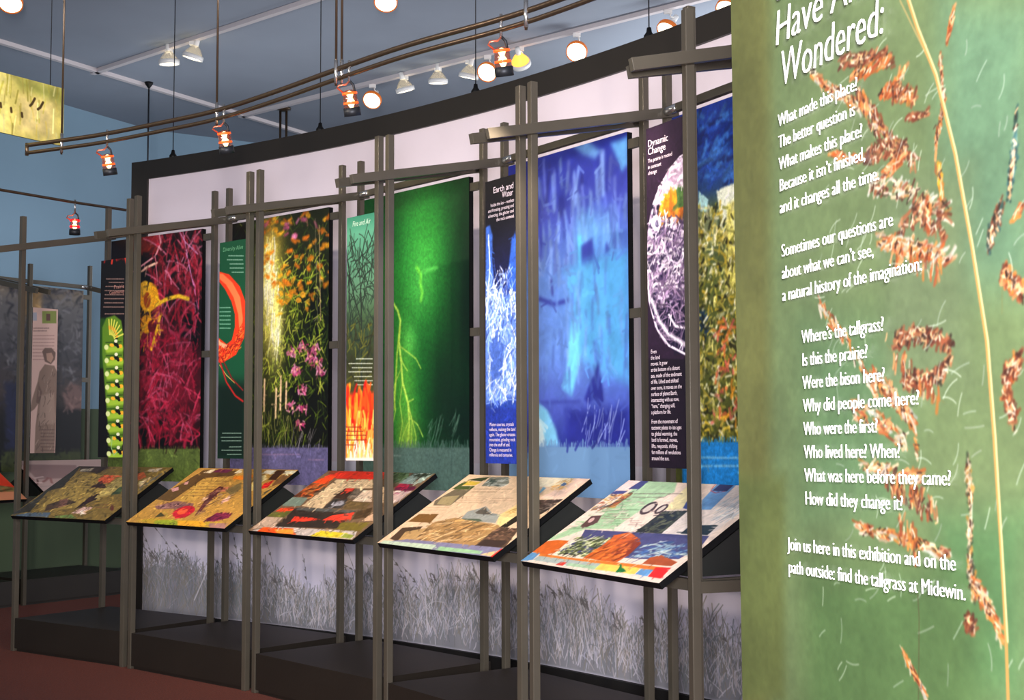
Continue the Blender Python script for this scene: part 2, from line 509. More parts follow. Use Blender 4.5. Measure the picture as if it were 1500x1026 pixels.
ART = {
'anemone': {'size':[.9659,1.713],'res':(290,512),'ops':[('F',(16,4,6)),('P',(120,30,20),.0971,[(.244,-.041),(.549,-.025),(.556,.157),(.252,.144)]),('R',(150,18,46),.77,.605,.242,.19,.8),('R',(130,14,36),.428,.71,.134,.111,.7),('P',(10,3,6),.0285,[(.623,-.021),(.964,-.003),(.966,.066),(.626,.049)]),('P',(8,3,5),.0291,[(.21,.057),(.53,.072),(.538,.268),(.218,.257)]),('P',(6,3,5),.0375,[(.757,.248),(.972,.256),(.979,.473),(.765,.468)]),('P',(5,4,5),.0488,[(.004,.707),(.687,.713),(.693,.863),(.011,.863)]),('S',[(150,20,45),(185,40,70),(60,6,16),(110,12,30)],120,[(.338,.374),(.977,.392),(.992,.849),(.358,.849)],.16,.03,50,90,.7,43),('S',[(150,22,40),(180,50,70),(60,8,16)],60,[(.474,-.015),(.979,.012),(.99,.365),(.489,.35)],.16,.03,90,60,.6,44),('S',[(175,25,55),(205,60,90),(140,15,40),(190,80,110)],150,[(.337,.345),(.976,.365),(.992,.849),(.358,.849)],.2,.012,60,80,.7,3),('S',[(165,25,45),(200,60,85),(215,120,150),(120,15,30)],100,[(.474,-.029),(.978,-.002),(.99,.365),(.489,.35)],.22,.012,100,50,.6,4),('L',(225,150,160),.0143,[(.526,-.026),(.558,.032),(.501,.085),(.366,.115),(.26,.139)],0),('L',(240,190,160),.0191,[(.517,.114),(.404,.128),(.291,.16)],0),('L',(215,110,130),.0095,[(.501,.093),(.518,.156),(.535,.207)],0),('L',(200,130,175),.0094,[(.748,-.009),(.823,.045),(.953,.098)],0),('L',(200,130,175),.007,[(.792,-.006),(.838,.087),(.93,.255)],0),('L',(190,110,160),.007,[(.831,.092),(.915,.227),(.975,.338)],0),('P',(235,160,20),.0142,[(.545,.254),(.534,.281),(.504,.301),(.46,.311),(.409,.31),(.363,.296),(.33,.273),(.318,.246),(.328,.219),(.359,.199),(.404,.189),(.455,.191),(.5,.205),(.532,.227)]),('P',(240,180,40),.0096,[(.453,.215),(.447,.228),(.429,.238),(.401,.243),(.371,.242),(.343,.235),(.324,.223),(.316,.209),(.323,.196),(.341,.186),(.369,.181),(.399,.182),(.427,.189),(.446,.201)]),('P',(150,60,10),.0095,[(.455,.265),(.452,.28),(.442,.291),(.427,.297),(.41,.296),(.395,.289),(.384,.277),(.379,.262),(.383,.248),(.393,.236),(.408,.23),(.424,.231),(.44,.238),(.451,.25)]),('L',(240,190,40),.0285,[(.516,.287),(.634,.266),(.758,.259),(.859,.274)],.0095),('L',(230,170,30),.0237,[(.57,.325),(.513,.406),(.471,.467)],.0095),('P',(225,150,15),.0143,[(.482,.364),(.476,.381),(.457,.394),(.431,.4),(.4,.4),(.373,.391),(.353,.377),(.345,.36),(.352,.343),(.37,.33),(.397,.323),(.427,.324),(.455,.332),(.474,.347)]),('P',(90,10,15),0,[(.504,.373),(.501,.384),(.491,.392),(.476,.396),(.46,.396),(.444,.391),(.433,.382),(.429,.371),(.433,.36),(.443,.351),(.458,.347),(.474,.347),(.49,.353),(.5,.362)]),('S',[(230,150,20),(240,190,60)],14,[(.334,.261),(.56,.269),(.567,.463),(.342,.458)],.1,.01,70,40,.3,8),('P',(92,108,48),0,[(-.068,.871),(1.048,.87),(1.053,1.035),(-.059,1.047)]),('G',(20,6,8),.871,80,.02,2),('J',900,.05,.01,.4,5),('B',2),('N',.1,.012,9)]},
'garden': {'size':[.9659,1.713],'res':(290,512),'ops':[('F',(24,30,10)),('P',(12,12,6),.0601,[(.624,.624),(1.019,.631),(1.023,.864),(.629,.864)]),('P',(18,14,8),.0363,[(-.008,-.023),(.232,-.008),(.236,.15),(-.003,.138)]),('P',(14,20,8),.0511,[(.801,.279),(1.014,.288),(1.017,.534),(.806,.528)]),('S',[(70,90,20),(110,130,30),(30,45,10),(50,70,15)],620,[(-.039,-.025),(1.01,.041),(1.022,.849),(-.012,.849)],.08,.007,80,60,.3,5),('S',[(170,190,50),(215,215,80),(110,140,30)],430,[(.33,.129),(.953,.162),(.961,.655),(.343,.645)],.06,.007,70,70,.2,6),('R',(250,225,90),.427,.288,.128,.244,.8),('R',(255,252,190),.397,.21,.064,.142,.95),('R',(255,250,170),.473,.418,.056,.102,.9),('R',(200,150,40),.394,.086,.1,.051,.6),('S',[(255,245,190),(255,235,120),(255,255,230)],60,[(.336,.064),(.479,.085),(.539,.534),(.36,.466)],.12,.01,86,10,.1,7),('S',[(230,140,20),(240,165,30),(215,110,15)],75,[(.319,-.023),(1.009,.022),(1.014,.288),(.326,.258)],.028,.024,0,40,.1,9),('S',[(240,170,30),(225,130,20)],34,[(.44,.238),(.855,.257),(.857,.381),(.444,.366)],.026,.02,0,40,.1,10),('S',[(200,90,130),(220,130,170)],12,[(.319,-.023),(.884,.014),(.885,.109),(.321,.076)],.03,.025,0,60,.1,11),('S',[(214,70,120),(235,120,165),(170,50,100),(245,160,190)],16,[(.594,.5),(.642,.494),(.69,.502),(.691,.523),(.643,.529),(.594,.521)],.028,.011,0,90,.1,140),('P',(250,170,150),.0043,[(.655,.512),(.653,.514),(.65,.515),(.645,.516),(.64,.516),(.635,.515),(.632,.513),(.63,.511),(.632,.509),(.635,.508),(.64,.507),(.645,.507),(.65,.508),(.653,.51)]),('S',[(214,70,120),(235,120,165),(170,50,100),(245,160,190)],16,[(.704,.488),(.751,.482),(.799,.49),(.799,.511),(.752,.517),(.704,.509)],.028,.011,0,90,.1,141),('P',(250,170,150),.0043,[(.763,.5),(.762,.502),(.759,.503),(.754,.504),(.749,.504),(.744,.503),(.741,.501),(.74,.499),(.741,.497),(.744,.496),(.749,.495),(.754,.495),(.759,.496),(.762,.498)]),('S',[(214,70,120),(235,120,165),(170,50,100),(245,160,190)],16,[(.772,.52),(.826,.514),(.879,.523),(.88,.547),(.827,.554),(.773,.544)],.028,.011,0,90,.1,142),('P',(250,170,150),.0042,[(.84,.534),(.838,.536),(.835,.538),(.829,.539),(.823,.539),(.818,.537),(.814,.536),(.813,.533),(.814,.531),(.818,.53),(.823,.529),(.829,.529),(.834,.53),(.838,.532)]),('S',[(214,70,120),(235,120,165),(170,50,100),(245,160,190)],16,[(.826,.54),(.886,.533),(.946,.543),(.946,.57),(.887,.577),(.827,.567)],.028,.011,0,90,.1,143),('P',(250,170,150),.0042,[(.901,.555),(.9,.558),(.896,.559),(.89,.56),(.883,.56),(.877,.559),(.873,.557),(.872,.555),(.873,.552),(.877,.55),(.883,.549),(.89,.55),(.896,.551),(.9,.553)]),('S',[(214,70,120),(235,120,165),(170,50,100),(245,160,190)],16,[(.832,.499),(.879,.493),(.925,.501),(.926,.522),(.879,.528),(.833,.52)],.028,.011,0,90,.1,144),('P',(250,170,150),.0042,[(.891,.511),(.89,.513),(.886,.514),(.882,.515),(.877,.515),(.872,.514),(.869,.512),(.867,.51),(.869,.508),(.872,.507),(.876,.506),(.882,.506),(.886,.507),(.889,.509)]),('S',[(214,70,120),(235,120,165),(170,50,100),(245,160,190)],16,[(.651,.568),(.692,.563),(.733,.57),(.733,.588),(.692,.593),(.651,.586)],.028,.011,0,90,.1,145),('P',(250,170,150),.0043,[(.702,.578),(.701,.58),(.698,.581),(.694,.582),(.69,.582),(.686,.581),(.683,.579),(.682,.578),(.683,.576),(.685,.575),(.69,.574),(.694,.574),(.698,.575),(.701,.577)]),('S',[(214,70,120),(235,120,165),(170,50,100),(245,160,190)],16,[(.599,.707),(.653,.7),(.708,.708),(.709,.732),(.654,.74),(.599,.731)],.028,.011,0,90,.1,146),('P',(250,170,150),.0043,[(.668,.72),(.666,.722),(.662,.724),(.657,.725),(.651,.725),(.645,.724),(.642,.722),(.64,.72),(.641,.718),(.645,.716),(.651,.715),(.657,.715),(.662,.716),(.666,.718)]),('S',[(214,70,120),(235,120,165),(170,50,100),(245,160,190)],16,[(.722,.715),(.769,.709),(.816,.716),(.817,.737),(.77,.743),(.722,.736)],.028,.011,0,90,.1,147),('P',(250,170,150),.0042,[(.781,.726),(.78,.728),(.777,.729),(.772,.73),(.767,.73),(.762,.729),(.759,.728),(.758,.726),(.759,.724),(.762,.722),(.767,.722),(.772,.722),(.777,.723),(.78,.724)]),('S',[(214,70,120),(235,120,165),(170,50,100),(245,160,190)],16,[(.707,.643),(.754,.636),(.801,.644),(.802,.665),(.755,.671),(.707,.664)],.028,.011,0,90,.1,148),('P',(250,170,150),.0042,[(.766,.654),(.765,.656),(.762,.657),(.757,.658),(.752,.658),(.747,.657),(.744,.656),(.743,.654),(.744,.652),(.747,.65),(.752,.65),(.757,.65),(.762,.651),(.765,.652)]),('S',[(214,70,120),(235,120,165),(170,50,100),(245,160,190)],16,[(.689,.769),(.736,.763),(.784,.77),(.784,.791),(.737,.797),(.689,.79)],.028,.011,0,90,.1,149),('P',(250,170,150),.0042,[(.749,.78),(.747,.782),(.744,.784),(.739,.784),(.734,.784),(.729,.783),(.726,.782),(.725,.78),(.726,.778),(.729,.777),(.734,.776),(.739,.776),(.744,.777),(.747,.778)]),('S',[(214,70,120),(235,120,165),(170,50,100),(245,160,190)],16,[(.63,.579),(.664,.575),(.699,.581),(.699,.596),(.665,.6),(.631,.594)],.028,.011,0,90,.1,150),('P',(250,170,150),.0043,[(.673,.588),(.672,.589),(.67,.59),(.667,.591),(.663,.59),(.659,.59),(.657,.589),(.656,.587),(.657,.586),(.659,.585),(.663,.584),(.667,.584),(.67,.585),(.672,.586)]),('S',[(214,70,120),(235,120,165),(170,50,100),(245,160,190)],16,[(.88,.581),(.926,.576),(.973,.583),(.973,.604),(.927,.61),(.881,.602)],.028,.011,0,90,.1,151),('P',(250,170,150),.0042,[(.938,.593),(.937,.595),(.934,.596),(.929,.597),(.924,.597),(.92,.596),(.916,.594),(.915,.592),(.916,.591),(.92,.589),(.924,.588),(.929,.589),(.934,.589),(.937,.591)]),('P',(240,170,40),0,[(.775,.308),(.772,.313),(.765,.317),(.754,.319),(.742,.319),(.731,.316),(.723,.311),(.72,.306),(.723,.3),(.731,.296),(.741,.294),(.754,.295),(.764,.298),(.772,.302)]),('P',(240,165,40),0,[(.735,.326),(.732,.331),(.724,.334),(.714,.335),(.701,.335),(.69,.333),(.683,.329),(.68,.324),(.682,.32),(.69,.317),(.701,.315),(.713,.316),(.724,.318),(.732,.322)]),('P',(220,100,70),0,[(.734,-.026),(.732,-.023),(.727,-.021),(.719,-.02),(.709,-.021),(.701,-.023),(.695,-.026),(.693,-.029),(.695,-.032),(.701,-.035),(.709,-.036),(.718,-.035),(.727,-.033),(.732,-.03)]),('L',(235,195,150),.0175,[(.364,.61),(.36,.727)],.0088),('L',(235,195,150),.0174,[(.486,.647),(.481,.753)],.0087),('L',(235,195,150),.0173,[(.534,.603),(.529,.724)],.0087),('L',(235,195,150),.0172,[(.59,.624),(.585,.719)],.0086),('L',(235,195,150),.0175,[(.339,.747),(.333,.798)],.0088),('L',(235,195,150),.0179,[(.149,.198),(.146,.381)],.0089),('L',(235,195,150),.0178,[(.199,.409),(.194,.513)],.0089),('L',(180,150,110),.0064,[(.904,.06),(.924,.408)],0),('L',(120,110,90),.0043,[(.864,.032),(.898,.432)],0),('S',[(170,160,90),(120,130,40)],60,[(.338,.722),(.729,.726),(.731,.854),(.342,.854)],.1,.005,85,25,.2,12),('P',(98,91,128),0,[(-.133,.865),(1.061,.864),(1.063,1.018),(-.127,1.033)]),('G',(30,30,15),.864,90,.02,3),('S',[(160,150,150)],14,[(.649,.812),(.931,.813),(.931,.862),(.65,.862)],.09,.004,65,15,.2,13),('T',(150,120,150),(.343,.89),(.732,.889),.0052,3),('T',(150,120,150),(.813,.908),(.971,.908),.0051,5),('J',700,.03,.01,.35,5),('B',1),('N',.1,.012,9)]},  # pale yellow radials and streaks paint spotlight glare into the garden print
'lightning': {'size':[.9659,1.713],'res':(290,512),'ops':[('F',(10,62,22)),('R',(3,20,14),1.015,.375,.241,.367,1),('R',(3,26,18),.954,.785,.344,.15,.9),('R',(10,60,30),.182,-.054,.271,.119,.6),('R',(36,130,44),.454,.28,.381,.297,.85),('R',(62,172,60),.597,.224,.164,.181,.9),('R',(80,185,75),.552,.331,.09,.091,.5),('R',(30,115,44),.391,.69,.195,.205,.8),('R',(6,30,20),.773,.652,.11,.132,.5),('L',(120,225,70),.0194,[(.526,.266),(.565,.291),(.559,.32),(.578,.355),(.565,.377)],.0194),('L',(90,200,80),.0193,[(.584,.283),(.648,.279),(.711,.276)],.0193),('R',(80,185,80),.456,.509,.058,.05,.8),('R',(90,170,50),.404,.667,.104,.205,.7),('L',(200,235,90),.0139,[(.288,.369),(.342,.402),(.369,.437),(.356,.506),(.377,.575),(.391,.644),(.444,.714),(.457,.782),(.444,.854)],.0119),('L',(180,215,70),.0118,[(.363,.46),(.337,.551),(.324,.643),(.311,.735)],.0118),('L',(185,215,80),.0063,[(.37,.525),(.456,.55),(.521,.57),(.566,.603)],.0059),('L',(185,215,80),.0063,[(.363,.552),(.403,.588),(.437,.607)],.0059),('L',(185,215,80),.0063,[(.391,.644),(.365,.713),(.392,.781),(.359,.849)],.0059),('L',(185,215,80),.0062,[(.444,.714),(.483,.771),(.477,.849)],.0058),('L',(185,215,80),.0062,[(.457,.764),(.535,.787),(.586,.827)],.0058),('L',(185,215,80),.0062,[(.437,.713),(.496,.703)],.0058),('L',(185,215,80),.0063,[(.324,.643),(.304,.689),(.325,.735),(.298,.781)],.0059),('L',(185,215,80),.0062,[(.444,.782),(.392,.827),(.379,.854)],.0058),('L',(185,215,80),.0062,[(.457,.736),(.522,.827),(.516,.854)],.0058),('L',(185,215,80),.0063,[(.377,.598),(.337,.632),(.297,.666)],.0059),('R',(130,160,50),.438,.827,.091,.068,.7),('P',(74,98,88),0,[(-.09,.864),(1.071,.862),(1.071,1.009),(-.088,1.027)]),('G',(70,92,84),.858,120,.03,4),('S',[(100,130,110)],22,[(.624,.765),(.907,.767),(.907,.86),(.624,.861)],.12,.004,65,20,.2,14),('T',(120,140,130),(.306,.891),(.379,.89),.0059,3),('B',2),('N',.1,.012,9)]},
'ice': {'size':[.9659,1.713],'res':(290,512),'ops':[('F',(62,72,150)),('V',[(-.026,(30,40,135)),(.17,(58,66,160)),(.366,(90,125,195)),(.599,(95,130,205)),(.753,(70,85,175)),(.849,(38,48,130))]),('P',(100,150,210),.0403,[(.576,-.003),(.699,-.007),(.796,.034),(.752,.049),(.659,.028)]),('P',(95,160,220),.0389,[(.876,.019),(1.006,.014),(1.004,.089),(.962,.104),(.922,.065)]),('S',[(45,50,140),(95,110,190),(120,150,210)],90,[(.269,.038),(.993,.106),(.986,.387),(.265,.345)],.16,.02,90,8,.1,15),('R',(105,160,225),.726,.246,.171,.062,.8),('S',[(120,175,232),(100,155,220)],34,[(.583,.226),(.928,.252),(.926,.331),(.581,.308)],.16,.012,90,3,.05,150),('P',(95,190,230),.01,[(.605,.257),(.66,.261),(.642,.347),(.625,.352),(.614,.336)]),('P',(48,50,145),.0199,[(.637,.288),(.726,.275),(.746,.344),(.636,.347)]),('P',(55,60,150),.013,[(.833,.292),(.869,.314),(.816,.335)]),('R',(80,150,220),.786,.471,.258,.151,.6),('P',(90,170,225),.0877,[(.501,.354),(.625,.342),(.895,.325),(.998,.335),(.999,.684),(.729,.64),(.593,.598),(.54,.42)]),('P',(110,200,235),.0334,[(.555,.499),(.622,.502),(.609,.637),(.551,.713),(.478,.693),(.508,.615)]),('L',(45,50,135),.0207,[(.276,.422),(.407,.445),(.534,.439)],.0104),('L',(50,50,130),.0137,[(.384,.372),(.395,.416)],.0068),('P',(38,44,130),.0099,[(.651,.725),(.701,.678),(.739,.656),(.762,.622),(.782,.657),(.802,.708),(.802,.732),(.738,.724),(.684,.738)]),('L',(50,60,150),.0065,[(.731,.564),(.761,.631)],.0065),('L',(48,55,140),.0103,[(.272,.729),(.618,.73)],.0103),('P',(120,190,225),.0276,[(.26,.729),(.343,.75),(.418,.81),(.446,.859),(.258,.859)]),('P',(205,225,225),.0138,[(.248,.749),(.307,.809),(.33,.861),(.246,.861)]),('P',(36,42,130),.0837,[(.505,.752),(.997,.757),(.995,.86),(.503,.861)]),('S',[(110,150,215),(80,110,190)],60,[(.337,.349),(.986,.387),(.979,.683),(.332,.67)],.14,.012,92,10,.1,16),('B',9),('N',.06,.06,5),('S',[(150,165,220)],26,[(.645,.772),(.946,.775),(.944,.858),(.643,.859)],.14,.005,70,15,.2,17),('P',(104,140,178),0,[(-.306,.86),(1.035,.858),(1.031,1.012),(-.307,1.041)]),('G',(110,145,185),.857,120,.03,5),('J',400,.06,.015,.06,5),('B',1)]},
'coral': {'size':[.9659,1.713],'res':(290,512),'ops':[('F',(40,60,50)),('V',[(-.016,(20,50,140)),(.087,(18,45,125)),(.155,(25,70,150)),(.215,(30,60,110)),(.258,(70,90,70)),(.461,(80,90,40)),(.832,(70,75,30))]),('S',[(25,60,140),(50,100,170),(15,35,100)],80,[(.186,-.001),(.527,.042),(.52,.211),(.18,.178)],.1,.02,20,40,.5,18),('P',(235,240,215),.0145,[(.329,.223),(.402,.217),(.463,.216),(.48,.271),(.421,.316),(.355,.294)]),('P',(245,235,120),.0287,[(.404,.264),(.49,.255),(.48,.504),(.377,.465)]),('P',(170,215,215),.0089,[(.199,.211),(.269,.239),(.257,.272),(.197,.263)]),('P',(120,130,90),.0148,[(.192,.263),(.336,.275),(.333,.36),(.189,.35)]),('P',(205,190,100),.0116,[(.325,.309),(.383,.33),(.421,.316),(.401,.352),(.304,.351)]),('P',(30,55,80),.0236,[(.188,.514),(.268,.518),(.266,.578),(.186,.574)]),('S',[(235,225,130),(245,240,200),(200,170,50),(120,120,40),(30,30,15),(160,150,60)],900,[(.188,.245),(.54,.276),(.516,.848),(.165,.849)],.03,.011,60,80,.3,19),('S',[(220,110,60),(230,150,40),(200,90,80)],60,[(.292,.545),(.528,.555),(.518,.8),(.282,.798)],.035,.014,50,60,.4,20),('P',(30,125,200),0,[(.052,.845),(.584,.845),(.579,.953),(.048,.962)]),('G',(50,55,25),.845,100,.02,6),('T',(130,190,225),(.194,.884),(.492,.883),.0088,3),('T',(130,190,225),(.193,.905),(.491,.902),.0088,4),('J',500,.04,.012,.3,5),('B',1),('N',.1,.012,9)]},
